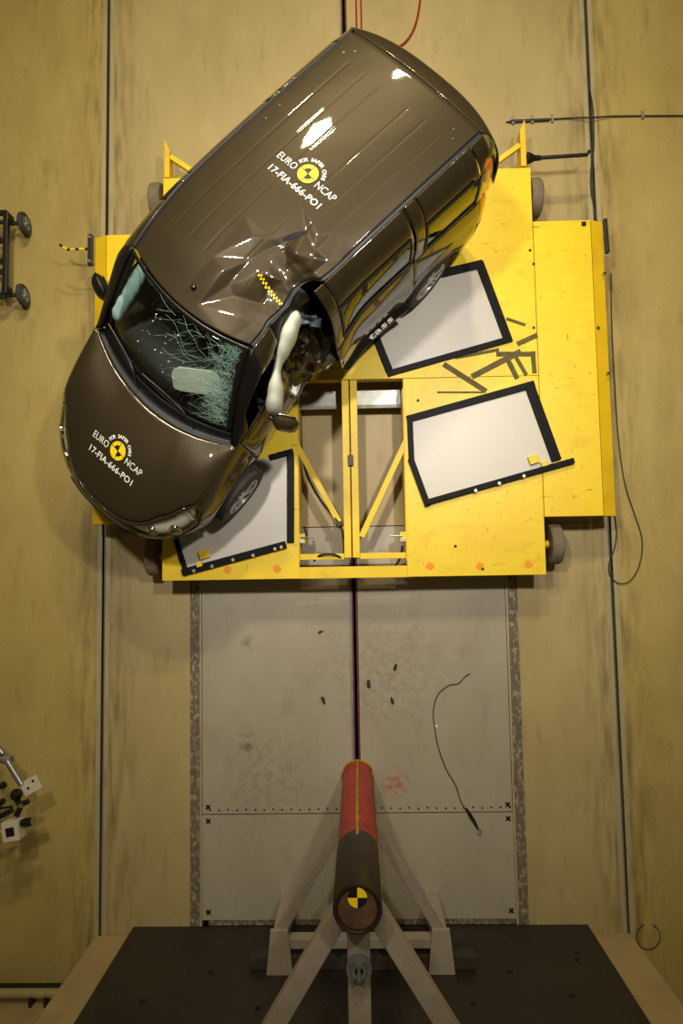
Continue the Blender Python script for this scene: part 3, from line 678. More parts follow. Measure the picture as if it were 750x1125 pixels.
def zbelt(x): return interp(x, [(-2.2, 1.10), (-0.5, 1.07), (0.9, 1.03), (1.2, 1.0), (1.7, 0.945), (2.05, 0.87), (2.31, 0.80)])
def amp(x): return interp(x, [(0.6, 0.05), (1.2, 0.085), (1.65, 0.09), (1.88, 0.16), (2.10, 0.17), (2.25, 0.10), (2.31, 0.06)])
HUBF, HUBR, HZ = 1.38, -1.40, 0.315
def zlow(x):
    z = 0.215
    for h in (HUBF, HUBR):
        if abs(x - h) < 0.375: z = max(z, HZ + 0.02 + math.sqrt(0.375 ** 2 - (x - h) ** 2))
    return z
def body_pt(s, z):
    p, nrm = out_at(s); zb = zbelt(p.x)
    if z > 0.66: ins = amp(p.x) * ((z - 0.66) / (zb - 0.66)) ** 2.2
    else: ins = 0.055 * ((0.66 - z) / 0.45) ** 2
    for h in (HUBF, HUBR):               # flared arches
        r = math.hypot(p.x - h, z - HZ)
        if r < 0.52 and z < 0.8: ins -= 0.018 * (1 - abs(r - 0.40) / 0.12) if 0.28 < r else 0
    # waist crease
    ins += 0.006 * math.exp(-((z - 0.80) / 0.03) ** 2) * (1 if p.x < 1.0 else 0)
    q = p - nrm * ins
    return Vector((q.x, max(0.0, q.y), z))
def s_of_x(x, front=True):
    # arc length on the flank where the outline passes x
    best = min((abs(OUT[i][0] - x), ACC[i]) for i in range(len(OUT)) if OUT[i][1] > 0.3)
    return best[1]
cuts = [-1.93, -1.13, -0.20, 1.02, 1.80]                     # shut lines
SS = [LT * i / 150 for i in range(151)]
cs = []
for x in cuts:
    sc = s_of_x(x); cs.append(sc)
    SS = [s for s in SS if abs(s - sc) > 0.02] + [sc - 0.004, sc + 0.004]
s0_ = s_of_x(-0.40); s1_ = s_of_x(0.35)
SS += [s0_ + (s1_ - s0_) * i / 36 + 0.001 for i in range(36)]
SS = sorted(SS)
TR = [0, 0.03, 0.07, 0.12, 0.18, 0.25, 0.33, 0.42, 0.52, 0.62, 0.72, 0.82, 0.9, 0.95, 1.0]
G = Grid()
def col(s):
    p, _ = out_at(s); zb, zl = zbelt(p.x), zlow(p.x)
    return [body_pt(s, zb + (zl - zb) * t) for t in TR]
cols = [col(s) for s in SS]
def is_cut(a, b): return any(a < sc < b and b - a < 0.012 for sc in cs)
for i in range(len(SS) - 1):
    if is_cut(SS[i], SS[i + 1]): continue
    sm = (SS[i] + SS[i + 1]) / 2; xm = out_at(sm)[0].x; ym = out_at(sm)[0].y
    for j in range(len(TR) - 1):
        tm = (TR[j] + TR[j + 1]) / 2
        zm = cols[i][j].z
        for sg in (1, -1):
            if sm < cs[0]: part = 'rear_bumper' if tm > 0.4 else ('tailgate_lower' if ym < 0.72 else 'rear_lamp')
            elif xm < cuts[1]: part = 'rear_quarter'
            elif xm < cuts[2]: part = 'sliding_door'
            elif xm < cuts[3]: part = 'front_door'
            elif sm < cs[4]: part = 'front_fender'
            else:
                part = 'front_bumper'
                if 0.03 < tm < 0.33 and 0.34 < ym: part = 'headlight_lens'
                elif tm > 0.88: part = 'bumper_lip'
                elif 0.22 < tm < 0.33 and ym <= 0.36: part = 'grille'
                elif 0.5 < tm < 0.76 and ym < 0.55: part = 'lower_grille'
            if part == 'front_fender' and xm > 1.72 and 0.03 < tm < 0.25: part = 'headlight_lens'
            if part in ('sliding_door', 'front_door', 'rear_quarter') and tm > 0.9: part = 'sill_trim'
            if sg > 0 and part == 'front_door' and xm < 0.14: part = 'crushed_door_edge'
            side = part if part in ('front_bumper', 'bumper_lip', 'grille', 'lower_grille', 'rear_bumper', 'tailgate_lower') else part + ('|L' if sg > 0 else '|R')
            q = [cols[i][j], cols[i + 1][j], cols[i + 1][j + 1], cols[i][j + 1]]
            G.quad(side, [Vector((v.x, sg * v.y, v.z)) for v in (q if sg > 0 else q[::-1])])
PAINT = 'car_paint'
mats = {'sill_trim': 'black_plastic', 'bumper_lip': 'black_plastic', 'grille': 'black_plastic', 'lower_grille': 'black_plastic', 'headlight_lens': 'lamp_glass', 'crushed_door_edge': 'trim_dark', 'tail_lamp': 'lamp_orange', 'rear_lamp': 'lamp_orange'}
def flush(G, solid=0.007):
    for k in G.parts:
        V, F, _ = G.parts[k]; nm = k.split('|')[0]
        if nm == 'headlight_lens': continue
        o = cmesh(nm, V, F, mats.get(nm, PAINT), solid=solid)
flush(G)
# headlights: reflector bowl behind a clear lens
for sd in ('L', 'R'):
    V, F, _ = G.parts['headlight_lens|' + sd]
    o = cmesh('headlight', V, F, 'lamp_glass', solid=0.004)
    c = sum(V, Vector()) / len(V)
    V2 = [v + (Vector((c.x - 0.25, c.y * 0.6, c.z)) - v) * 0.10 for v in V]
    cmesh('reflector', V2, F, 'reflector', o, solid=0.004)
    sg = 1 if sd == 'L' else -1
    for yy, rr in ((0.70, 0.06), (0.52, 0.05)):
        near = min(V, key=lambda v: abs(v.y - sg * yy) + abs(v.z - c.z) * 1.2)
        dirv = Vector((0.75, 0.5 * sg, 0.45)).normalized(); rot = dirv.to_track_quat('Z', 'Y').to_matrix()
        mb = MB().lathe([(0, -0.02), (rr * 0.5, -0.015), (rr, 0.008), (rr + 0.006, 0.008), (rr + 0.006, -0.01)], 20, c=near - dirv * 0.018, mtx=rot)
        cmesh('lamp_bowl', mb.V, mb.F, 'chrome', o, solid=0)
# grille bars and badge
for k in range(3):
    z = 0.665 + 0.028 * k
    pts = []
    for i in range(21):
        y = -0.40 + 0.8 * i / 20
        s = min((abs(OUT[q][1] - abs(y)), ACC[q]) for q in range(len(OUT) - 1, len(OUT) - 700, -4))[1]
        b_ = body_pt(s, z); pts.append(deform(Vector((b_.x + 0.006, y, z))))
    MB().tube(pts, 0.007, 6).build('grille_bar', 'black_metal', car, True)
pl = []
s = min((abs(OUT[q][1] - 0.0), ACC[q]) for q in range(len(OUT) - 1, len(OUT) - 700, -4))[1]
nb = body_pt(s, 0.5)
mb = MB().box((nb.x + 0.02, 0, 0.50), (0.02, 0.52, 0.12)); mb.V = [deform(v) for v in mb.V]
mb.build('number_plate_holder', 'black_plastic', car, bevel=0.004)

# ---- bonnet: a fan of strips from the scuttle to the belt line round the nose
def cowl(c): return Vector((1.31 - 0.23 * c * c, 0.80 * c, 1.045 - 0.035 * c * c))
sA = s_of_x(1.06)
HS = [sA + 0.01 + (LT - sA - 0.012) * i / 40 for i in range(41)]
ring = [body_pt(s, zbelt(out_at(s)[0].x)) for s in HS]
ring = ring + [Vector((v.x, -v.y, v.z)) for v in ring[::-1][1:]]
NR = 26
V = []; F = []
nc = len(ring)
acc = [0]
for a, b_ in zip(ring, ring[1:]): acc.append(acc[-1] + (b_ - a).length)
for i, rp in enumerate(ring):
    c = 1 - 2 * acc[i] / acc[-1]
    c = math.copysign(abs(c) ** 0.9, c)
    cw = cowl(c)
    for j in range(NR + 1):
        r = j / NR
        p = cw.lerp(rp, r)
        crown = 0.055 * (1 - abs(c) ** 3) * math.sin(PI * r ** 1.15) + 0.012 * sstep(0.0, 0.5, 1 - abs(abs(c) - 0.62) / 0.3) * math.sin(PI * r)
        edge = -0.006 * sstep(0.94, 1.0, r)
        p = Vector((p.x - 0.004 * (r > 0.99), p.y * (0.997 if r > 0.99 else 1), p.z + crown + edge + 0.004))
        V.append(p)
for i in range(nc - 1):
    for j in range(NR):
        a = i * (NR + 1) + j; F.append((a, a + NR + 1, a + NR + 2, a + 1))
bonnet = cmesh('bonnet', V, F, PAINT)
BV = V; BF = F
def bonnet_z(x, y):
    """height of the bonnet under a plan position"""
    best = None
    for f in BF:
        q = [BV[i] for i in f]
        if min(v.x for v in q) - 1e-4 <= x <= max(v.x for v in q) + 1e-4 and min(v.y for v in q) - 1e-4 <= y <= max(v.y for v in q) + 1e-4:
            wts = [1 / (0.0005 + (v.x - x) ** 2 + (v.y - y) ** 2) for v in q]
            z = sum(v.z * w_ for v, w_ in zip(q, wts)) / sum(wts)
            best = z if best is None else max(best, z)
    return best if best is not None else 0.95

# ---- roof
def zup(x): return interp(x, [(-2.05, 1.770), (-1.2, 1.788), (-0.3, 1.775), (0.15, 1.745), (0.42, 1.695), (0.6, 1.66)])
def yup(x): return interp(x, [(-2.05, 0.672), (-0.5, 0.685), (0.42, 0.645)])
RIBS = (-0.46, -0.30, -0.14, 0.14, 0.30, 0.46)
def roofz(x, y):
    yu = yup(x)
    z = zup(x) + 0.058 * (1 - (abs(y) / yu) ** 2.2)
    g = sstep(-1.80, -1.72, x) * (1 - sstep(0.05, 0.15, x))
    for rb in RIBS:
        d = abs(y - rb)
        if d < 0.014: z -= 0.0014 * g * (0.5 + 0.5 * math.cos(PI * d / 0.014))
    return z
def scr_top(c): return 0.42 + 0.12 * (1 - c * c)
V = []; F = []
NX, NY = 190, 200
for i in range(NX + 1):
    for j in range(NY + 1):
        c = -1 + 2 * j / NY
        r = i / NX
        xf = scr_top(c) - 0.012; x = xf + (-2.0 - xf) * r
        y = c * (yup(x) - 0.04)
        z = roofz(x, y) - 0.006 * sstep(0.985, 1, r)
        V.append((x, y, z))
for i in range(NX):
    for j in range(NY):
        a = i * (NY + 1) + j; F.append((a, a + 1, a + NY + 2, a + NY + 1))
roof = cmesh('roof', V, F, PAINT, ang=24)
for sg in (1, -1):                     # black drip channels
    V = []; F = []
    n = 110
    for i in range(n + 1):
        x = scr_top(1) - 0.005 + (-2.0 - scr_top(1)) * i / n
        yu = yup(x)
        for yy, dz in ((yu - 0.042, 0.004), (yu - 0.032, -0.012), (yu - 0.012, -0.012), (yu - 0.001, 0.0)):
            V.append((x, sg * yy, roofz(x, yu - 0.04) - 0.004 + dz - (0.004 if yy > yu - 0.03 else 0)))
    for i in range(n):
        for j in range(3):
            a = i * 4 + j; F.append((a, a + 4, a + 5, a + 1))
    cmesh('drip_channel', V, F, 'trim_dark', roof, solid=0.003)
# fixing studs on the roof
for x, y in ((-1.86, 0.50), (-1.80, 0.55), (-1.86, -0.50), (-1.80, -0.56), (-1.0, -0.58), (-1.15, -0.585)):
    mb = MB().lathe([(0, 0.006), (0.010, 0.005), (0.014, 0)], 10, c=(x, y, roofz(x, y))); cmesh('roof_stud', mb.V, mb.F, 'black_plastic', roof, solid=0)
mb = MB().lathe([(0, 0.03), (0.012, 0.028), (0.022, 0.01), (0.028, 0)], 12, c=(0.36, -0.02, roofz(0.36, -0.02))); cmesh('antenna_base', mb.V, mb.F, 'black_plastic', roof, solid=0)
# slit torn into the roof
V = []; F = []
for i in range(13):
    t = i / 12; hw = 0.022 * math.sin(PI * (0.06 + 0.9 * t)) ** 0.6
    cx_, cy_ = -0.35 - 0.17 * t, 0.235 + 0.085 * t
    for q in (-1, 1): x, y = cx_ + 0.45 * hw * q, cy_ + hw * q; V.append(Vector((x, y, roofz(x, y) + 0.006)))
for i in range(12): F.append((2 * i, 2 * i + 1, 2 * i + 3, 2 * i + 2))
cmesh('roof_slit', V, F, 'slot_black', roof, solid=0)

# ---- body sides above the belt
G2 = Grid()
def upper_pt(f):                      # along the A pillar, foot to roof
    return Vector((1.06 - 0.64 * f, 0.775 - 0.13 * f ** 1.3, 1.04 + (zup(0.42) - 1.04) * f ** 0.93))
SC = []                               # (lower x, upper point)
for i in range(10):
    f = i / 9
    SC.append((1.08 - 0.36 * f, upper_pt(f)))
xl, xu = 0.72, 0.42
marks = [-0.02, -0.195, -0.205, -0.30, -1.13, -1.14, -1.27, -1.86, -2.0]
xs = sorted(set([round(0.42 - 0.028 * k, 4) for k in range(1, 87)] + marks), reverse=True)
xs = [x for x in xs if x >= -2.0 and (x in marks or min(abs(x - m_) for m_ in marks) > 0.008)]
for x in xs:
    low = x + (0.30 * sstep(-0.2, 0.42, x) if x > -0.2 else 0) - 0.06 * sstep(-1.8, -2.0, x)
    low = x + 0.30 * max(0, (x + 0.2) / 0.62) ** 1.0 if x > -0.2 else (x - 0.08 * sstep(1.80, 2.0, -x))
    SC.append((low, Vector((x, yup(x), zup(x) - 0.004))))
TAU = [0, 0.05, 0.10, 0.2, 0.3, 0.4, 0.5, 0.6, 0.65, 0.72, 0.78, 0.84, 0.89, 0.93, 0.965, 0.985, 1.0]
bel = [(p.x, p.y, p.z) for p in (body_pt(s, zbelt(out_at(s)[0].x)) for s in SS)]
def belt_y(x):
    x = max(x, -2.0)
    cand = sorted((abs(b_[0] - x), b_[1]) for b_ in bel if b_[1] > 0.4)
    return cand[0][1]
def side_pt(lowx, up, tau):
    yl, zl = belt_y(lowx), zbelt(lowx)
    x = lowx + (up.x - lowx) * tau
    z = zl + (up.z - zl) * tau
    h = max(0.0, min(1.0, (up.z - zl) / 0.6))
    g = tau ** (1.0 + 3.3 * h)
    y = yl + (up.y - yl) * g
    # roll the cant rail over at the top
    
    return Vector((x, y, z))
scol = [[side_pt(lx, up, t) for t in TAU] for lx, up in SC]
nA = 10
for i in range(len(SC) - 1):
    xm = (SC[i][1].x + SC[i + 1][1].x) / 2
    if abs(SC[i][1].x - SC[i + 1][1].x) < 0.012 and xm < 0: continue       # door gaps
    for j in range(len(TAU) - 1):
        tm = (TAU[j] + TAU[j + 1]) / 2
        for sg in (1, -1):
            win = 0.10 < tm < 0.72
            if i >= nA - 1:
                if -0.02 < xm: part = 'front_window' if win else ('cant_rail' if tm > 0.4 else 'window_sill')
                elif xm > -0.20: part = 'pillar'
                elif xm > -0.30: part = 'door_pillar'
                elif xm > -1.13: part = 'door_window' if win and tm < 0.64 and xm > -1.10 else 'door_top'
                elif xm > -1.27: part = 'door_pillar'
                elif xm > -1.86: part = 'quarter_window' if win and tm < 0.64 and not (xm < -1.78 and tm > 0.62) else 'quarter_top'
                else: part = 'tail_lamp' if tm < 0.7 and xm < -1.90 else 'quarter_top'
            else:
                part = 'front_window' if (win and i > 3) else ('a_pillar' if (tm > 0.4 or i <= 3) else 'window_sill')
            if part == 'door_pillar': part = 'door_top' if xm > -1 else 'quarter_top'
            if sg > 0 and part == 'front_window': continue                  # driver's window is gone
            if sg > 0 and part in ('pillar', 'cant_rail', 'window_sill') and xm < 0.20: part = 'crushed_pillar' if tm > 0.4 else 'crushed_door_top'
            q = [scol[i][j], scol[i + 1][j], scol[i + 1][j + 1], scol[i][j + 1]]
            G2.quad(part + ('|L' if sg > 0 else '|R'), [Vector((v.x, sg * v.y, v.z)) for v in (q if sg > 0 else q[::-1])])
mats.update({'front_window': 'side_glass', 'door_window': 'side_glass', 'quarter_window': 'side_glass', 'crushed_pillar': 'trim_dark', 'crushed_door_top': 'trim_dark', 'window_sill': PAINT, 'pillar': 'trim_dark', 'a_pillar': 'black_plastic'})
flush(G2)
# dark rubber lines round the two rear side windows
for sd in (1, -1):
    for nm in ('door_window', 'quarter_window'):
        key = nm + ('|L' if sd > 0 else '|R')
        V, F, _ = G2.parts[key]
        cnt = {}
        for f in F:
            for a, b_ in zip(f, f[1:] + f[:1]): cnt[tuple(sorted((a, b_)))] = cnt.get(tuple(sorted((a, b_))), 0) + 1
        mb = MB()
        for (a, b_), c in cnt.items():
            if c == 1: mb.tube([V[a] + Vector((0, sd * 0.004, 0)), V[b_] + Vector((0, sd * 0.004, 0))], 0.010, 5)
        cmesh('window_rubber', mb.V, mb.F, 'trim_dark', solid=0, rigid=True)

# ---- tailgate
V = []; F = []; V2 = []
NT = 34
G3 = Grid()
def tail_pt(c, tau):
    e = scol[-1]
    import bisect
    k = min(max(bisect.bisect(TAU, tau) - 1, 0), len(TAU) - 2)
    q = e[k].lerp(e[k + 1], (tau - TAU[k]) / (TAU[k + 1] - TAU[k]))
    out = interp(1 - tau, [(0, 0), (0.02, 0.055), (0.05, 0.11), (0.10, 0.155), (0.2, 0.18), (0.5, 0.19), (1.0, 0.13)]) * (1 - 0.72 * abs(c) ** 3.0)
    z = q.z + 0.058 * (1 - abs(c) ** 2.2) * tau ** 3
    return Vector((q.x - out - 0.004, q.y * c, z))
TT = [0, .06, .12, .2, .28, .36, .44, .52, .6, .68, .74, .78, .82, .86, .89, .92, .94, .955, .97, .98, .988, .995, 1.0]
for i in range(NT):
    for j in range(22):
        c0, c1 = -1 + 2 * i / NT, -1 + 2 * (i + 1) / NT
        cm, tm = (c0 + c1) / 2, (TT[j] + TT[j + 1]) / 2
        part = 'rear_window' if abs(cm) < 0.82 and 0.12 < tm < 0.78 else 'tailgate'
        G3.quad(part, [tail_pt(c0, TT[j]), tail_pt(c1, TT[j]), tail_pt(c1, TT[j + 1]), tail_pt(c0, TT[j + 1])])
mats['rear_window'] = 'side_glass'
flush(G3)

# ---- windscreen with black border, scuttle, wipers
def scr_pt(c, r):                     # r: 0 foot .. 1 roof
    foot = Vector((1.17 - 0.17 * c * c, 0.735 * c, 1.085 - 0.03 * c * c))
    x = scr_top(c); top = Vector((x, 0.632 * c, roofz(x, 0.632 * c) - 0.004))
    p = foot.lerp(top, r)
    b_ = 0.05 * math.sin(PI * r) * (1 - 0.5 * c * c)
    return p + Vector((0.7, 0, 0.7)) * b_
G4 = Grid()
NC, NRr = 40, 26
for i in range(NC):
    for j in range(NRr):
        c0, c1 = -1 + 2 * i / NC, -1 + 2 * (i + 1) / NC; r0, r1 = j / NRr, (j + 1) / NRr
        edge = i < 2 or i >= NC - 3 or j < 2 or j >= NRr - 1
        G4.quad('screen_border' if edge else 'windscreen', [scr_pt(c0, r0), scr_pt(c1, r0), scr_pt(c1, r1), scr_pt(c0, r1)])
mats['windscreen'] = 'screen_glass'; mats['screen_border'] = 'black_plastic'
flush(G4, 0.005)
V = []; F = []
for i in range(41):                   # A pillar infill between screen edge and pillar
    pass
for sg in (1, -1):
    V = []; F = []
    for i in range(10):
        f = i / 9; u = upper_pt(f); q = scr_pt(1, f)
        V += [Vector((u.x, sg * u.y, u.z)), Vector(((u.x + q.x) / 2 + 0.006, sg * (u.y + q.y) / 2, (u.z + q.z) / 2 + 0.008)), Vector((q.x, sg * q.y, q.z))]
    for i in range(9):
        for j in range(2):
            a = i * 3 + j; F.append((a, a + 3, a + 4, a + 1))
    cmesh('a_pillar_trim', V, F, 'black_plastic')
V = []; F = []
for i in range(41):
    c = -1 + 2 * i / 40
    a, b_ = cowl(c), scr_pt(c, 0.0)
    for j in range(6):
        t = j / 5; p = a.lerp(b_, t)
        V.append(p + Vector((0, 0, -0.035 * math.sin(PI * t) - 0.006)))
for i in range(40):
    for j in range(5):
        k = i * 6 + j; F.append((k, k + 6, k + 7, k + 1))
scut = cmesh('scuttle', V, F, 'trim_dark')
for c0, c1, r1 in ((0.55, -0.22, 0.10), (-0.25, -0.92, 0.10)):
    P = [cowl(c0).lerp(scr_pt(c0, 0), 0.5) + Vector((0, 0, 0.02)), scr_pt((c0 * 0.7 + c1 * 0.3), 0.05) + Vector((0, 0, 0.035)), scr_pt(c1, r1) + Vector((0.01, 0, 0.03))]
    w_ = cmesh('wiper', MB().tube(spline(P, 6), 0.010, 8).V, MB().tube(spline(P, 6), 0.010, 8).F, 'black_plastic', solid=0)
    Q = [scr_pt(c0 * 0.75 + c1 * 0.25, 0.035) + Vector((0.01, 0, 0.018)), scr_pt((c0 + c1) / 2, 0.06) + Vector((0.01, 0, 0.018)), scr_pt(c1 * 1.04, 0.085) + Vector((0.01, 0, 0.018))]
    mb = MB().tube(spline(Q, 6), 0.007, 6); cmesh('wiper_blade', mb.V, mb.F, 'cable_black', w_, solid=0)
# cracks radiating through the struck end of the windscreen
mb = MB()
def crack(c0, r0, ang, L, wd):
    c, r = c0, r0; pts = []
    st = 0.045
    for k in range(int(L / st) + 2):
        if not (-0.80 < c < 0.93 and 0.05 < r < 0.97): break
        pts.append((c, r)); ang += random.uniform(-0.28, 0.28)
        c += math.cos(ang) * st; r += math.sin(ang) * st
    for k in range(len(pts) - 1):
        a, b_ = scr_pt(*pts[k]) + Vector((0.004, 0, 0.004)), scr_pt(*pts[k + 1]) + Vector((0.004, 0, 0.004))
        d = (b_ - a); s_ = d.cross(Vector((0.7, 0, 0.7))); 
        if s_.length < 1e-6: continue
        s_ = s_.normalized() * wd * random.uniform(0.5, 1.1)
        up_ = Vector((0.0008, 0, 0.0008))
        mb.add([a - s_, a + s_, b_ + s_, b_ - s_, a + up_, b_ + up_], [(0, 1, 4), (1, 2, 5, 4), (2, 3, 5), (3, 0, 4, 5), (3, 2, 1, 0)])
for k in range(110): crack(0.93 - random.random() * 0.10, random.uniform(0.08, 0.95), PI + random.uniform(-0.7, 0.7), random.uniform(0.1, 0.45), 0.0009)
for k in range(90): crack(random.uniform(0.66, 0.92), random.uniform(0.06, 0.95), random.choice((PI / 2, -PI / 2)) + random.uniform(-0.5, 0.5), random.uniform(0.15, 0.5), 0.0009)
for k in range(24): crack(random.uniform(0.25, 0.75), random.uniform(0.5, 0.96), PI + random.uniform(-0.4, 1.1), random.uniform(0.2, 0.6), 0.0006)
for k in range(10): crack(random.uniform(-0.2, 0.5), random.uniform(0.68, 0.96), PI + random.uniform(-0.3, 0.9), random.uniform(0.1, 0.4), 0.0008)
ck = cmesh('crack_web', mb.V, mb.F, 'crack_white', solid=0); ck['kind'] = 'stuff'
mb = MB()
for k in range(22):
    p = scr_pt(random.uniform(-0.55, 0.3), random.uniform(0.3, 0.8)) + Vector((0.006, 0, 0.006)); sz = random.uniform(0.003, 0.010)
    mb.box(p, (sz, sz * 0.7, sz * 0.5), rz=random.random() * 3)
ck = cmesh('glass_crumbs', mb.V, mb.F, 'letter_white', solid=0); ck['kind'] = 'stuff'

# ---- cabin
def cbox(name, c, d, m, parent=None, bevel=0.03, rot=None):
    mb = MB().box((0, 0, 0), d, mtx=rot); mb.V = [v + Vector(c) + Vector((0, bend(c[0]), 0)) for v in mb.V]
    return mb.build(name, m, parent or car, False, bevel)
V = []; F = []
fl = [body_pt(s, 0.30) for s in SS]
P = [Vector((v.x * 0.985, v.y * 0.97, 0)) for v in fl]; P = P + [Vector((v.x, -v.y, 0)) for v in P[::-1]]
P2 = []
for v in P:
    inw = 0.0
    for h in (HUBF, HUBR):
        if abs(v.x - h) < 0.40: inw = 0.26
    P2.append(Vector((v.x, math.copysign(max(0, abs(v.y) - inw), v.y), 0)))
fp = MB().prism([deform((v.x, v.y, 0.3), False) for v in P2], 0.26, 0.31).build('floor_pan', 'trim_dark', car)
# wheel wells
for h in (HUBF, HUBR):
    for sg in (1, -1):
        V = []; F = []
        for i in range(19):
            a = PI * i / 18
            for yy in (0.62, 0.86): V.append((h + 0.40 * math.cos(a), sg * yy, HZ + 0.42 * math.sin(a)))
        for i in range(18): F.append((2 * i, 2 * i + 1, 2 * i + 3, 2 * i + 2))
        F.append(tuple(2 * i for i in range(19)))
        cmesh('wheel_well', V, F, 'trim_dark', solid=0.006)
# dashboard
V = []; F = []
prof = [(1.15, 1.03), (1.0, 1.06), (0.80, 1.06), (0.66, 1.01), (0.60, 0.90), (0.64, 0.70), (0.72, 0.45)]
for i in range(31):
    y = -0.70 + 1.40 * i / 30
    for x, z in prof:
        V.append((x - 0.16 * (y / 0.8) ** 2 * (x > 0.9), y, z + 0.025 * math.exp(-((y - 0.36) / 0.14) ** 2) * (z > 0.85)))
n = len(prof)
for i in range(30):
    for j in range(n - 1):
        a = i * n + j; F.append((a, a + n, a + n + 1, a + 1))
cmesh('dashboard', V, F, 'trim_dark', solid=0.01)
def seat(x, y, w_, nm='seat'):
    e = MB().box((x, y, 0.58), (0.50, w_, 0.16)); 
    o = cbox(nm, (x, y, 0.58), (0.50, w_, 0.17), 'leather', bevel=0.05)
    R_ = Matrix.Rotation(-0.25, 3, 'Y')
    cbox('seat_back', (x - 0.30, y, 0.92), (0.14, w_, 0.62), 'leather', o, bevel=0.05, rot=R_)
    for yy in ([0] if w_ < 0.7 else [-0.42, 0, 0.42]):
        cbox('headrest', (x - 0.40, y + yy, 1.32), (0.09, 0.26, 0.17), 'leather', o, bevel=0.035, rot=R_)
    return o
seat(0.22, -0.36, 0.50); seat(0.22, 0.22, 0.44); seat(-0.72, 0.0, 1.24, 'rear_bench')
# steering wheel
R_ = Matrix.Rotation(-0.6, 3, 'Y')
mb = MB(); cx = Vector((0.50, 0.34 + bend(0.5), 0.98))
ringp = [cx + R_ @ Vector((0, 0.18 * math.cos(2 * PI * k / 28), 0.18 * math.sin(2 * PI * k / 28))) for k in range(29)]
sw = MB().tube(ringp, 0.016, 8).build('steering_wheel', 'leather', car, True)
MB().box(cx, (0.05, 0.14, 0.10), mtx=R_).box(cx, (0.02, 0.34, 0.03), mtx=R_).build('wheel_boss', 'leather', sw, bevel=0.01)
MB().tube([cx, cx + Vector((0.2, 0, -0.12))], 0.03, 10).build('steering_column', 'trim_dark', sw, True)
# hanging sun visor, seen under the windscreen
def visor():
    P = [(-0.22, -0.085), (-0.20, -0.115), (0.17, -0.115), (0.215, -0.09), (0.22, 0.06), (0.20, 0.10), (0.15, 0.12), (-0.13, 0.12), (-0.19, 0.09), (-0.215, 0.04)]
    mb = MB().prism(P, -0.009, 0.009)
    c = scr_pt(0.46, 0.42)
    n_ = (scr_pt(0.51, 0.42) - scr_pt(0.46, 0.42)).normalized()
    t_ = (scr_pt(0.46, 0.47) - scr_pt(0.46, 0.42)).normalized(); z_ = n_.cross(t_)
    if z_.z < 0: z_ = -z_
    R2 = Matrix((n_, t_, n_.cross(t_) * 1.0)).transposed()
    rot = Matrix.Rotation(0.42, 3, 'Z')
    c = c - z_ * 0.035 + Vector((0, bend(c.x), 0))
    mb.V = [R2 @ (rot @ v) + c for v in mb.V]
    o = mb.build('sun_visor', 'visor_grey', car, bevel=0.006)
    for P3, m in (([(-0.06, -0.10), (0.07, -0.10), (0.07, 0.10), (-0.06, 0.10)], 'camera_beige'),):
        sgn = 1 if (n_.cross(t_)).z > 0 else -1
        mb = MB().prism(P3, 0.0092 * sgn, 0.0102 * sgn); mb.V = [R2 @ (rot @ v) + c for v in mb.V]; mb.build('visor_label', 'visor_grey', o)
    mb = MB().tube([R2 @ (rot @ Vector((0.14 + 0.03 * math.cos(k * PI / 5), -0.10 + 0.022 * math.sin(k * PI / 5), 0.011))) + c for k in range(11)], 0.005, 6); mb.build('visor_clip', 'alloy', o, True)
    mb = MB().box((0, 0, 0), (0.03, 0.02, 0.022)); mb.V = [R2 @ (rot @ (v + Vector((-0.19, -0.112, 0)))) + c for v in mb.V]; mb.build('visor_pivot', 'black_plastic', o)
visor()
# curtain airbags
def bag(name, P, rx, rz_, m, prof=[(0, 0.4), (0.1, 0.9), (0.5, 1.0), (0.9, 0.9), (1, 0.4)]):
    P = spline(P, 7); V = []; F = []; n = 16
    for i, p in enumerate(P):
        t = i / (len(P) - 1); k = interp(t, prof) * (1 + 0.05 * math.sin(t * 37))
        d = (P[min(i + 1, len(P) - 1)] - P[max(i - 1, 0)]); d.z = 0; d.normalize(); sd = Vector((-d.y, d.x, 0))
        for q in range(n):
            a = 2 * PI * q / n
            V.append(p + sd * (rx * k * math.cos(a)) + Vector((0, 0, rz_ * k * math.sin(a))))
    for i in range(len(P) - 1):
        for q in range(n): F.append((i * n + q, i * n + (q + 1) % n, (i + 1) * n + (q + 1) % n, (i + 1) * n + q))
    F.append(tuple(range(n))[::-1]); F.append(tuple((len(P) - 1) * n + q for q in range(n)))
    return mesh_obj(name, V, F, m, car, True, 0, 60)
bag('curtain_airbag', [(-0.06, 0.42, 1.52), (0.08, 0.46, 1.48), (0.22, 0.50, 1.42), (0.34, 0.53, 1.34), (0.44, 0.585, 1.26), (0.56, 0.66, 1.16), (0.66, 0.70, 1.08)], 0.062, 0.13, 'airbag', [(0, 0.35), (0.1, 0.95), (0.25, 1.05), (0.42, 0.7), (0.55, 0.5), (0.66, 0.85), (0.82, 1.15), (0.94, 1.0), (1, 0.6)])
bag('curtain_airbag', [(0.46, -0.735, 1.60), (0.60, -0.755, 1.50), (0.76, -0.79, 1.37), (0.92, -0.83, 1.22)], 0.06, 0.06, 'airbag_blue')
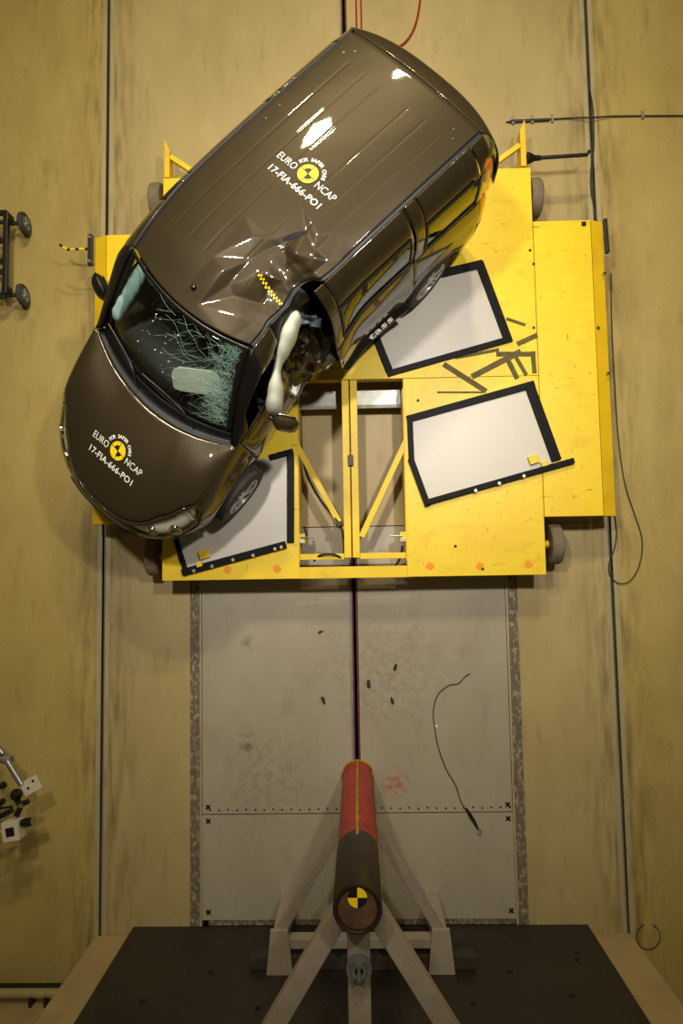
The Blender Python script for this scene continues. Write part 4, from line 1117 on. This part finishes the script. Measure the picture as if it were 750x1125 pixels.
# blue cloth seat side pushed into the gap of the crushed door, and torn trim below it
V = []; F = []
for i in range(9):
    for j in range(9):
        u, v = i / 8, j / 8
        V.append((-0.02 - 0.10 * u - 0.10 * v + 0.015 * math.sin(9 * v), 0.42 + 0.13 * v + 0.02 * math.sin(7 * u + 5 * v), 1.42 - 0.16 * v + 0.02 * math.cos(8 * u)))
for i in range(8):
    for j in range(8): a = i * 9 + j; F.append((a, a + 1, a + 10, a + 9))
mesh_obj('torn_seat_cloth', V, F, 'seat_blue', car, True, 0.01)
V = []; F = []
NU, NV = 26, 20
for i in range(NU + 1):
    for j in range(NV + 1):
        u, v = i / NU, j / NV
        x = -0.20 + 0.52 * u; yo = 0.77 - 0.17 * u ** 1.5; zo = 0.80 + 0.04 * math.sin(5 * u)
        p_ = Vector((x + 0.06 * v * (0.5 - u), 0.40 + (yo - 0.40) * v, 1.28 + (zo - 1.28) * v ** 1.6))
        nv = noise.noise_vector(Vector((x * 11, v * 6, 3.1))); n2_ = noise.noise_vector(Vector((x * 26, v * 15, 7.7)))
        e_ = math.sin(PI * u) ** 0.4
        p_ += Vector((nv.x * 0.03, nv.y * 0.05 * e_, nv.z * 0.06)) + n2_ * 0.008
        V.append(p_)
for i in range(NU):
    for j in range(NV): a = i * (NV + 1) + j; F.append((a, a + 1, a + NV + 2, a + NV + 1))
mesh_obj('folded_door_panel', V, F, 'crushed_black', car, True, 0.006, 30)
rnd = random.Random(3)
for k in range(9):
    x0 = -0.14 + 0.05 * k; y0 = 0.50 + rnd.uniform(-0.03, 0.10); z0 = rnd.uniform(0.75, 1.15)
    P = [Vector((x0 + rnd.uniform(-0.05, 0.05), y0 - 0.10 + 0.06 * q + rnd.uniform(-0.03, 0.03), z0 + 0.06 * math.sin(q * 1.3 + k))) for q in range(4)]
    MB().tube(spline(P, 5), rnd.uniform(0.008, 0.022), 6).build('bent_trim', rnd.choice(['black_plastic', 'trim_dark', 'black_metal']), car, True)

# ---- mirrors
for sg, c, rz in ((1, Vector((0.63, 0.835, 1.06)), 0.5), (-1, Vector((0.765, -1.175, 1.06)), 0.42)):
    V = []; F = []; n = 16; m_ = 9
    for i in range(m_):
        t = i / (m_ - 1); yy = -0.115 + 0.23 * t
        k = (1 - abs(2 * t - 1) ** 3.2) ** 0.5 if 0 < i < m_ - 1 else 0.25
        for q in range(n):
            a = 2 * PI * q / n
            dx = math.cos(a) * (0.085 if math.cos(a) > 0 else 0.05)
            V.append(Vector((dx * k, sg * yy, math.sin(a) * 0.115 * (0.6 + 0.4 * k))))
    for i in range(m_ - 1):
        for q in range(n): F.append((i * n + q, i * n + (q + 1) % n, (i + 1) * n + (q + 1) % n, (i + 1) * n + q))
    F.append(tuple(range(n))[::-1]); F.append(tuple((m_ - 1) * n + q for q in range(n)))
    R2 = Matrix.Rotation(sg * rz, 3, 'Z')
    o = mesh_obj('door_mirror', [R2 @ v + c for v in V], F, PAINT if sg > 0 else 'black_plastic', car, True)
    mb = MB().box((0, 0, 0), (0.004, 0.15, 0.12)); mb.V = [R2 @ (v + Vector((-0.05, 0, 0))) + c for v in mb.V]; mb.build('mirror_glass', 'lens_glass', o)
    root = c + Vector((0.03, -sg * 0.16, -0.05))
    MB().bar(c + Vector((0.01, -sg * 0.05, -0.04)), root, 0.09, 0.07).build('mirror_arm', 'black_plastic', o, bevel=0.015)

# ---- wheels
def wheel(x, y, sg, steer=0):
    prof = [(0.205, -0.085), (0.225, -0.095), (0.27, -0.10), (0.302, -0.090), (0.314, -0.07), (0.316, -0.03), (0.316, 0.03), (0.314, 0.07), (0.302, 0.090), (0.27, 0.10), (0.225, 0.095), (0.205, 0.085)]
    o = MB().lathe(prof, 48, 'Y').build('wheel', 'rubber', car, True); o.location = (x, y, 0.316); o.rotation_euler = (0, 0, steer)
    mb = MB().lathe([(0.21, 0.085 * sg), (0.205, 0.095 * sg), (0.192, 0.09 * sg), (0.188, 0.02 * sg), (0.19, -0.085 * sg), (0.21, -0.085 * sg)], 48, 'Y')
    mb.build('rim', 'alloy', o, True)
    sp = MB()
    for k in range(5):
        for da in (-0.15, 0.15):
            a = 2 * PI * k / 5 + 0.3
            p0 = Vector((0.045 * math.cos(a + da * 2), 0.07 * sg, 0.045 * math.sin(a + da * 2))); p1 = Vector((0.195 * math.cos(a + da), 0.082 * sg, 0.195 * math.sin(a + da)))
            sp.bar(p0, p1, 0.030, 0.026, up=(0, 1, 0))
    sp.build('spokes', 'alloy', o, bevel=0.004)
    MB().lathe([(0, 0.092 * sg), (0.03, 0.092 * sg), (0.06, 0.082 * sg), (0.066, 0.05 * sg), (0, 0.05 * sg)], 24, 'Y').build('hub_cap', 'alloy', o, True)
    MB().lathe([(0, 0.01 * sg), (0.14, 0.012 * sg), (0.14, -0.012 * sg), (0, -0.012 * sg)], 24, 'Y').build('brake_disc', 'black_metal', o, True)
wheel(HUBF, 0.745, 1, 0.04); wheel(HUBF, -0.90, -1, 0.04); wheel(HUBR, 0.75, 1); wheel(HUBR, -0.84, -1)

# ---- lettering and target marks
from mathutils.bvhtree import BVHTree
BVB = BVHTree.FromPolygons(BV, BF)
def bonnet_z(x, y):
    h = BVB.ray_cast(Vector((x, y, 3)), Vector((0, 0, -1)))
    return h[0].z if h[0] else 0.95
def on_surface(V, F, name, m, parent, fz, c, flip=False, lift=0.0075):
    """text drawn across the car: text right = car left (+y), text up = car rear (-x)"""
    W = []
    for v in V:
        x, y = c[0] - v.y, c[1] + v.x
        W.append(Vector((x, y, fz(x, y) + lift)))
    return cmesh(name, W, F, m, parent, solid=0.0)
def mark(parent, fz, c, k):
    def disc(r0, r1, a0, a1, n=20):
        V = []; F = []
        for i in range(n + 1):
            a = a0 + (a1 - a0) * i / n; V += [Vector((r0 * math.cos(a), r0 * math.sin(a), 0)), Vector((r1 * math.cos(a), r1 * math.sin(a), 0))]
        for i in range(n): F.append((2 * i, 2 * i + 1, 2 * i + 3, 2 * i + 2))
        return V, F
    R1 = 0.083 * k
    on_surface(*disc(0.0005, R1, 0, 2 * PI, 40), 'target_rim', 'marker_black', parent, fz, c, lift=0.0065)
    on_surface(*disc(0.0005, R1 * 0.93, 0, 2 * PI, 40), 'target_disc', 'marker_yellow', parent, fz, c, lift=0.0078)
    th = 0.66                              # the quartering as it lies on the car
    for q in (0, 1):
        a0 = 2.31 - 0.68 + PI * q
        on_surface(*disc(0.0005, R1 * 0.55, a0, a0 + 1.36, 12), 'target_quadrant', 'marker_black', parent, fz, c, lift=0.009)
    for a in (2.31 - 0.68, 2.31 + 0.68):
        d = Vector((math.cos(a), math.sin(a), 0)); n_ = Vector((-d.y, d.x, 0)) * 0.0025 * k
        Vv = []; Ff = []
        for i in range(9):
            t = -1 + 2 * i / 8; Vv += [d * (R1 * 0.93 * t) - n_, d * (R1 * 0.93 * t) + n_]
        for i in range(8): Ff.append((2 * i, 2 * i + 1, 2 * i + 3, 2 * i + 2))
        on_surface(Vv, Ff, 'target_line', 'marker_black', parent, fz, c, lift=0.009)
    def word(s, size, x, y, rot=0, bold=0.0, sp=1.0, width=None):
        V, F = text_mesh(s, size * k, bold * k, sp)
        if width:
            lo_, hi_ = min(v.x for v in V), max(v.x for v in V); V = [Vector(((v.x - (lo_ + hi_) / 2) * width / (hi_ - lo_), v.y, 0)) for v in V]
        R2 = Matrix.Rotation(rot, 3, 'Z'); V = [R2 @ v + Vector((x * k, y * k, 0)) for v in V]
        on_surface(V, F, 'lettering', 'letter_white', parent, fz, c)
    word('EURO', 0.082, -0.188, -0.022, width=0.175); word('NCAP', 0.082, 0.196, -0.022, width=0.185)
    word('17-FIA-666-PO1', 0.076, 0.0, -0.140, 0, 0.0012, 1.05, 0.50)
    s = 'FOR SAFER CARS'
    for i, ch in enumerate(s):
        if ch == ' ': continue
        a = PI * 0.5 + 1.25 - i * 2.48 / (len(s) - 1)
        r = 0.117
        word(ch, 0.040, r * math.cos(a), r * math.sin(a), a - PI / 2, 0.0012)
mark(roof, roofz, (-0.855, 0.0), 1.0)
mark(bonnet, bonnet_z, (1.765, -0.055), 1.0)
# checkered tape across the dent
for k in range(18):
    t = k / 18
    x, y = -0.055 + 0.06 * t, 0.33 + 0.30 * t
    for q in range(2):
        P = [(x + 0.016 * q, y), (x + 0.016 * (q + 1), y), (x + 0.016 * (q + 1) + 0.004, y + 0.0165), (x + 0.016 * q + 0.004, y + 0.0165)]
        cmesh('check_tape', [Vector((a, b_, roofz(a, b_) + 0.009)) for a, b_ in P], [(0, 1, 2, 3)], 'marker_yellow' if (k + q) % 2 else 'marker_black', roof, solid=0)
# lettering on the sill
V = []; F = []
NS = 30
def sill_pt(x, k):                    # k 0 top edge .. 1 outer lip
    p = body_pt(s_of_x(x), 0.40)
    return Vector((x, p.y + 0.004 + 0.06 * k, 0.42 - 0.06 * k))
for i in range(NS + 1):
    x = -0.24 - 0.80 * i / NS
    for q in (sill_pt(x, 0), sill_pt(x, 1), sill_pt(x, 1) + Vector((0, 0, -0.03)), sill_pt(x, 0) + Vector((0, -0.01, -0.12))): V.append(q)
for i in range(NS):
    for j in range(3):
        a = i * 4 + j; F.append((a, a + 1, a + 5, a + 4))
F += [(0, 3, 2, 1), tuple(NS * 4 + j for j in range(4))]
step = cmesh('side_step', V, F, 'black_plastic', solid=0, rigid=True)
V, F = text_mesh('tass', 0.115, 0.003, 1.1)
lo_, hi_ = min(v.x for v in V), max(v.x for v in V)
W = []
for v in V:
    x = -0.72 - v.x * 0.30 / (hi_ - lo_); k = 0.5 - v.y / 0.11
    W.append(sill_pt(x, max(0.03, min(0.97, k))) + Vector((0, 0.004, 0.004)))
cmesh('lettering', W, F, 'letter_white', step, solid=0, rigid=True)

# ================================================================== LOOSE THINGS IN THE HALL
def cable(name, label, cat, pts, r, m, group=None, n=8, parts=()):
    P = spline(pts, n); c = P[len(P) // 2].copy(); c.z = 0
    mb = MB().tube(P, r, 8)
    o = mb.build(name, m, None, True, org=c); tag(o, label, cat, group); return o, c
# cable hanging beside the right wing with a loop on the floor
pts = [(671, 300, 0.02), (672, 360, 0.02), (675, 420, 0.02), (679, 480, 0.02), (686, 530, 0.02), (697, 565, 0.02), (705, 592, 0.02), (703, 618, 0.02), (693, 637, 0.02), (680, 641, 0.02), (670, 632, 0.02), (669, 618, 0.02), (675, 602, 0.02), (677, 585, 0.02), (675, 566, 0.02)]
cable('loose_cable', 'thin black cable lying beside the right wing with a loop near the floor slot', 'cable', [at(*q) for q in pts], 0.0055, 'cable_black')
pts = [(641, -20, 0.02), (645, 40, 0.02), (646, 85, 0.02), (651, 120, 0.02), (652, 160, 0.02), (650, 175, 0.02), (649, 205, 0.02), (654, 236, 0.02), (658, 262, 0.02)]
cable('supply_cable', 'black cable running along the right floor slot towards the top edge', 'cable', [at(*q) for q in pts], 0.008, 'cable_black')
# taped cable near the top right
pts = [(556, 134, 0.015), (580, 132.5, 0.015), (620, 130, 0.015), (637, 129.3, 0.03), (648, 129, 0.05), (660, 128.5, 0.03), (680, 127.5, 0.015), (770, 127, 0.015)]
o, c = cable('taped_cable', 'straight dark cable taped across the floor at the upper right', 'cable', [at(*q) for q in pts], 0.008, 'cable_black')
for u, v in ((563, 133), (584, 132), (606, 131), (705, 127)):
    q = at(u, v, 0.0) - c; MB().box(q + Vector((0, 0, 0.015)), (0.025, 0.09, 0.026)).build('tape_tab', 'dull_steel', o, bevel=0.004)
q0 = at(560, 133.5, 0.016) - c; q1 = at(603, 131.5, 0.016) - c
MB().tube([q0, q1], 0.017, 8).build('sleeve', 'black_metal', o, True)
# wire with a clip on the floor plates
pts = [(516, 740, 0.01), (510, 744, 0.01), (503, 751, 0.01), (493, 753, 0.01), (481, 763, 0.01), (476, 780, 0.01), (477, 797, 0.01), (481, 820, 0.01), (490, 845, 0.01), (500, 862, 0.01), (506, 880, 0.01), (513, 892, 0.01)]
o, c = cable('wire_lead', 'thin dark wire lead with a hook clip curling over the floor plates', 'wire', [at(*q) for q in pts], 0.005, 'cable_black')
MB().tube([at(512, 888, 0.015) - c, at(516, 895, 0.015) - c, at(521, 903, 0.015) - c, at(525, 911, 0.012) - c], [0.008, 0.020, 0.017, 0.008], 10).build('clip_body', 'black_plastic', o, True)
MB().tube(spline([at(524, 909, 0.012) - c, at(528, 913, 0.012) - c, at(527.5, 917, 0.012) - c, at(524.5, 915, 0.012) - c], 5), 0.006, 8).build('clip_hook', 'steel', o, True)
MB().lathe([(0, 0.016), (0.010, 0.012), (0.013, 0.0)], 10, c=at(479, 798, 0.0) - c).build('wire_bead', 'letter_white', o, True)
# faint wire loop bottom right
lp = [at(712 + 13 * math.cos(a), 1029 + 14 * math.sin(a), 0.008) for a in [k * 2 * PI / 16 for k in range(-3, 12)]]
cable('wire_loop', 'thin wire loop on the floor by the right floor slot near the crash block', 'wire', lp, 0.004, 'cable_black', n=3)
# red lines at the top edge
cable('red_hose', 'thin red air hose curving out from behind the car roof', 'hose', [at(*q) for q in ((463, -20, 0.02), (460, 10, 0.02), (455, 30, 0.02), (446, 45, 0.02), (434, 54, 0.02), (420, 66, 0.02))], 0.011, 'cable_red')
for x, lb_ in ((0.10, 'straight red line left of the red hose, nearer the guide rail'), (0.155, 'straight red line left of the red hose, nearer the hose')):
    cable('red_line', lb_, 'hose', [(x, 8.4, 0.012), (x, 7.0, 0.012), (x, 5.4, 0.012), (x, 4.6, 0.012)], 0.009, 'cable_red', 'red lines at the top edge', 3)
# scraps on the floor
for u, v, sz, an, lb_ in ((434, 733, 0.045, 1.2, 'dark scrap on the floor plate right of the guide rail, below the carriage'), (355, 769, 0.05, 2.0, 'dark scrap on the floor plate left of the guide rail'),
                     (431, 770, 0.042, 1.9, 'dark scrap level with the left one, right of the guide rail'), (405, 751, 0.05, 1.6, 'thin dark sliver right beside the guide rail'),
                     (352, 694, 0.03, 0.3, 'tiny dark chip left of the guide rail, just below the carriage')):
    q = at(u, v, 0); rn = random.Random(u); n = 9
    P = []
    for k in range(n):
        a = 2 * PI * k / n; r = sz * rn.uniform(0.7, 1.1); x, y = r * math.cos(a), r * 0.42 * math.sin(a)
        P.append((x * math.cos(an) - y * math.sin(an), x * math.sin(an) + y * math.cos(an)))
    mb = MB().prism(P, 0.001, 0.012); mb.V = [v_ + (Vector((0, 0, 0.01)) if v_.z > 0.01 and i % 3 == 0 else Vector()) for i, v_ in enumerate(mb.V)]
    o = mb.build('floor_scrap', 'rubbish'); o.location = (q.x, q.y, 0); tag(o, lb_, 'debris', 'dark scraps on the floor plates')

# ------------------------------------------------------------------ dolly at the left edge
DO = Vector((-3.84, 3.38, 0))
dl = tag(empty('equipment_dolly', DO), 'black wheeled equipment dolly at the left edge beside the carriage', 'dolly')
def dpart(mb, name, m, parent=None, smooth=False, bevel=0.0):
    mb.V = [v - Vector((-3.85, 3.38, 0)) for v in mb.V]; return mb.build(name, m, parent or dl, smooth, bevel)
for y, tl in ((3.785, 0.12), (2.975, 0.10)):
    R2 = Matrix.Rotation(0.08, 3, 'Z') @ Matrix.Rotation(-0.02, 3, 'Y')
    cw_ = Vector((-3.60, y, 0.125))
    wd = dpart(MB().lathe([(0.068, -0.026), (0.105, -0.030), (0.120, -0.020), (0.124, 0), (0.120, 0.020), (0.105, 0.030), (0.068, 0.026)], 36, 'X', c=cw_, mtx=R2), 'wheel', 'rubber', smooth=True)
    dpart(MB().lathe([(0, 0.034), (0.02, 0.036), (0.028, 0.02), (0.06, 0.016), (0.076, 0.030), (0.078, -0.03), (0, -0.03)], 24, 'X', c=cw_, mtx=R2), 'rim', 'dull_steel', wd, smooth=True)
    for k in range(5):
        a = 2 * PI * k / 5
        dpart(MB().bar(cw_ + R2 @ Vector((0.026, 0.02 * math.cos(a), 0.02 * math.sin(a))), cw_ + R2 @ Vector((0.026, 0.072 * math.cos(a), 0.072 * math.sin(a))), 0.016, 0.01), 'spoke', 'dull_steel', wd)
    dpart(MB().tube([cw_, (-3.82, y, 0.16), (-4.1, y + 0.02, 0.18)], 0.022, 10), 'axle', 'black_metal', smooth=True)
    dpart(MB().box((-3.735, y + 0.02, 0.2), (0.06, 0.10, 0.14)), 'axle_bracket', 'black_metal', bevel=0.01)
dpart(MB().bar((-3.735, 3.80, 0.24), (-3.735, 2.95, 0.24), 0.05, 0.06), 'side_rail', 'black_metal', bevel=0.006)
dpart(MB().bar((-4.30, 3.80, 0.24), (-4.30, 2.95, 0.24), 0.05, 0.06), 'side_rail', 'black_metal', bevel=0.006)
for y in (3.86, 3.55, 3.2, 2.93): dpart(MB().bar((-3.735, y, 0.22), (-4.32, y, 0.22), 0.05, 0.05), 'cross_rail', 'black_metal', bevel=0.006)
dpart(MB().box((-3.90, 3.43, 0.29), (0.16, 0.14, 0.06)), 'wood_block', 'wood_block', bevel=0.008)
dpart(MB().box((-4.0, 3.72, 0.27), (0.18, 0.16, 0.05)), 'tray', 'dull_steel', bevel=0.006)

# ------------------------------------------------------------------ high speed camera rig at the left edge
z_ = 0.55
KO = at(4, 880, 0)
kr = tag(empty('camera_rig', (KO.x, KO.y, 0)), 'small beige high-speed camera on a jointed silver arm at the left edge', 'camera')
def kpart(mb, name, m, parent=None, smooth=False, bevel=0.0):
    mb.V = [v - Vector((KO.x, KO.y, 0)) for v in mb.V]; return mb.build(name, m, parent or kr, smooth, bevel)
K = lambda u, v, z=z_: at(u, v, z)
kpart(MB().tube([K(-14, 806), K(3, 828)], 0.03, 12), 'clamp_tube', 'steel', smooth=True)
kpart(MB().tube([K(8, 836), K(24, 862)], 0.032, 14), 'arm', 'steel', smooth=True)
kpart(MB().tube([K(0, 832, z_ - 0.04), K(12, 836, z_ - 0.02)], 0.045, 12), 'arm_joint', 'dull_steel', smooth=True)
pa, pb = K(25, 868), K(43, 858)
kpart(MB().bar(pa, pb, 0.14, 0.02), 'mount_plate', 'camera_beige', bevel=0.004)
for u, v in ((36, 858), (31, 866)): kpart(MB().lathe([(0, 0.006), (0.012, 0.005), (0.014, 0)], 8, c=K(u, v, z_ + 0.01)), 'plate_bolt', 'black_metal')
kpart(MB().lathe([(0, 0.06), (0.03, 0.052), (0.055, 0.02), (0.058, 0), (0.05, -0.03), (0, -0.06)], 20, c=K(18, 873, z_ + 0.02)), 'ball_joint', 'black_plastic', smooth=True)
kpart(MB().lathe([(0, 0.04), (0.02, 0.035), (0.035, 0.01), (0.035, -0.02), (0, -0.03)], 16, c=K(3, 863, z_)), 'lock_knob', 'black_plastic', smooth=True)
kpart(MB().tube([K(17, 876), K(23, 886), K(18, 896)], 0.028, 10), 'lower_arm', 'black_metal', smooth=True)
kpart(MB().bar(K(22, 884, z_ + 0.02), K(32, 880, z_ + 0.02), 0.05, 0.05), 'lock_lever', 'black_plastic', bevel=0.012)
kpart(MB().lathe([(0, 0.03), (0.02, 0.022), (0.026, 0)], 12, c=K(23, 885, z_ + 0.04)), 'joint_cap', 'chrome', smooth=True)
kpart(MB().bar(K(-4, 899), K(14, 890), 0.05, 0.05), 'support_bar', 'black_metal', bevel=0.01)
kpart(MB().bar(K(-6, 889), K(14, 886), 0.02, 0.02), 'support_rod', 'black_metal', bevel=0.004)
ang_ = 0.14
cb_ = K(15, 911)
bx = kpart(MB().box(cb_, (0.165, 0.185, 0.14), rz=ang_), 'camera_body', 'camera_beige', bevel=0.006)
kpart(MB().box(cb_ + Vector((0, 0, 0.072)), (0.08, 0.08, 0.008), rz=ang_ + 0.05), 'vent_panel', 'black_plastic', bx)
dv = Vector((math.cos(ang_), math.sin(ang_), 0)); l0 = cb_ + dv * 0.082 + Vector((-0.005, 0.045, 0.0))
kpart(MB().tube([l0, l0 + dv * 0.03, l0 + dv * 0.035, l0 + dv * 0.11], [0.035, 0.035, 0.042, 0.042], 20), 'lens', 'black_plastic', bx, smooth=True)
kpart(MB().tube([l0 + dv * 0.11, l0 + dv * 0.118], [0.044, 0.044], 20), 'lens_rim', 'steel', bx, smooth=True)
kpart(MB().tube([K(-10, 917), K(8, 911)], 0.006, 8), 'camera_lead', 'letter_white', bx, smooth=True)
# tripod under the rig
ap = Vector((KO.x - 0.05, KO.y, 0.45))
kpart(MB().tube([ap, K(4, 880)], 0.03, 10), 'stand_head', 'black_metal', smooth=True)
for k in range(3):
    a = 1.0 + 2 * PI * k / 3 + PI
    kpart(MB().tube([ap, (ap.x - 0.12 + 0.16 * math.cos(a), ap.y + 0.22 * math.sin(a), 0.012)], 0.013, 8), 'stand_leg', 'black_metal', smooth=True)
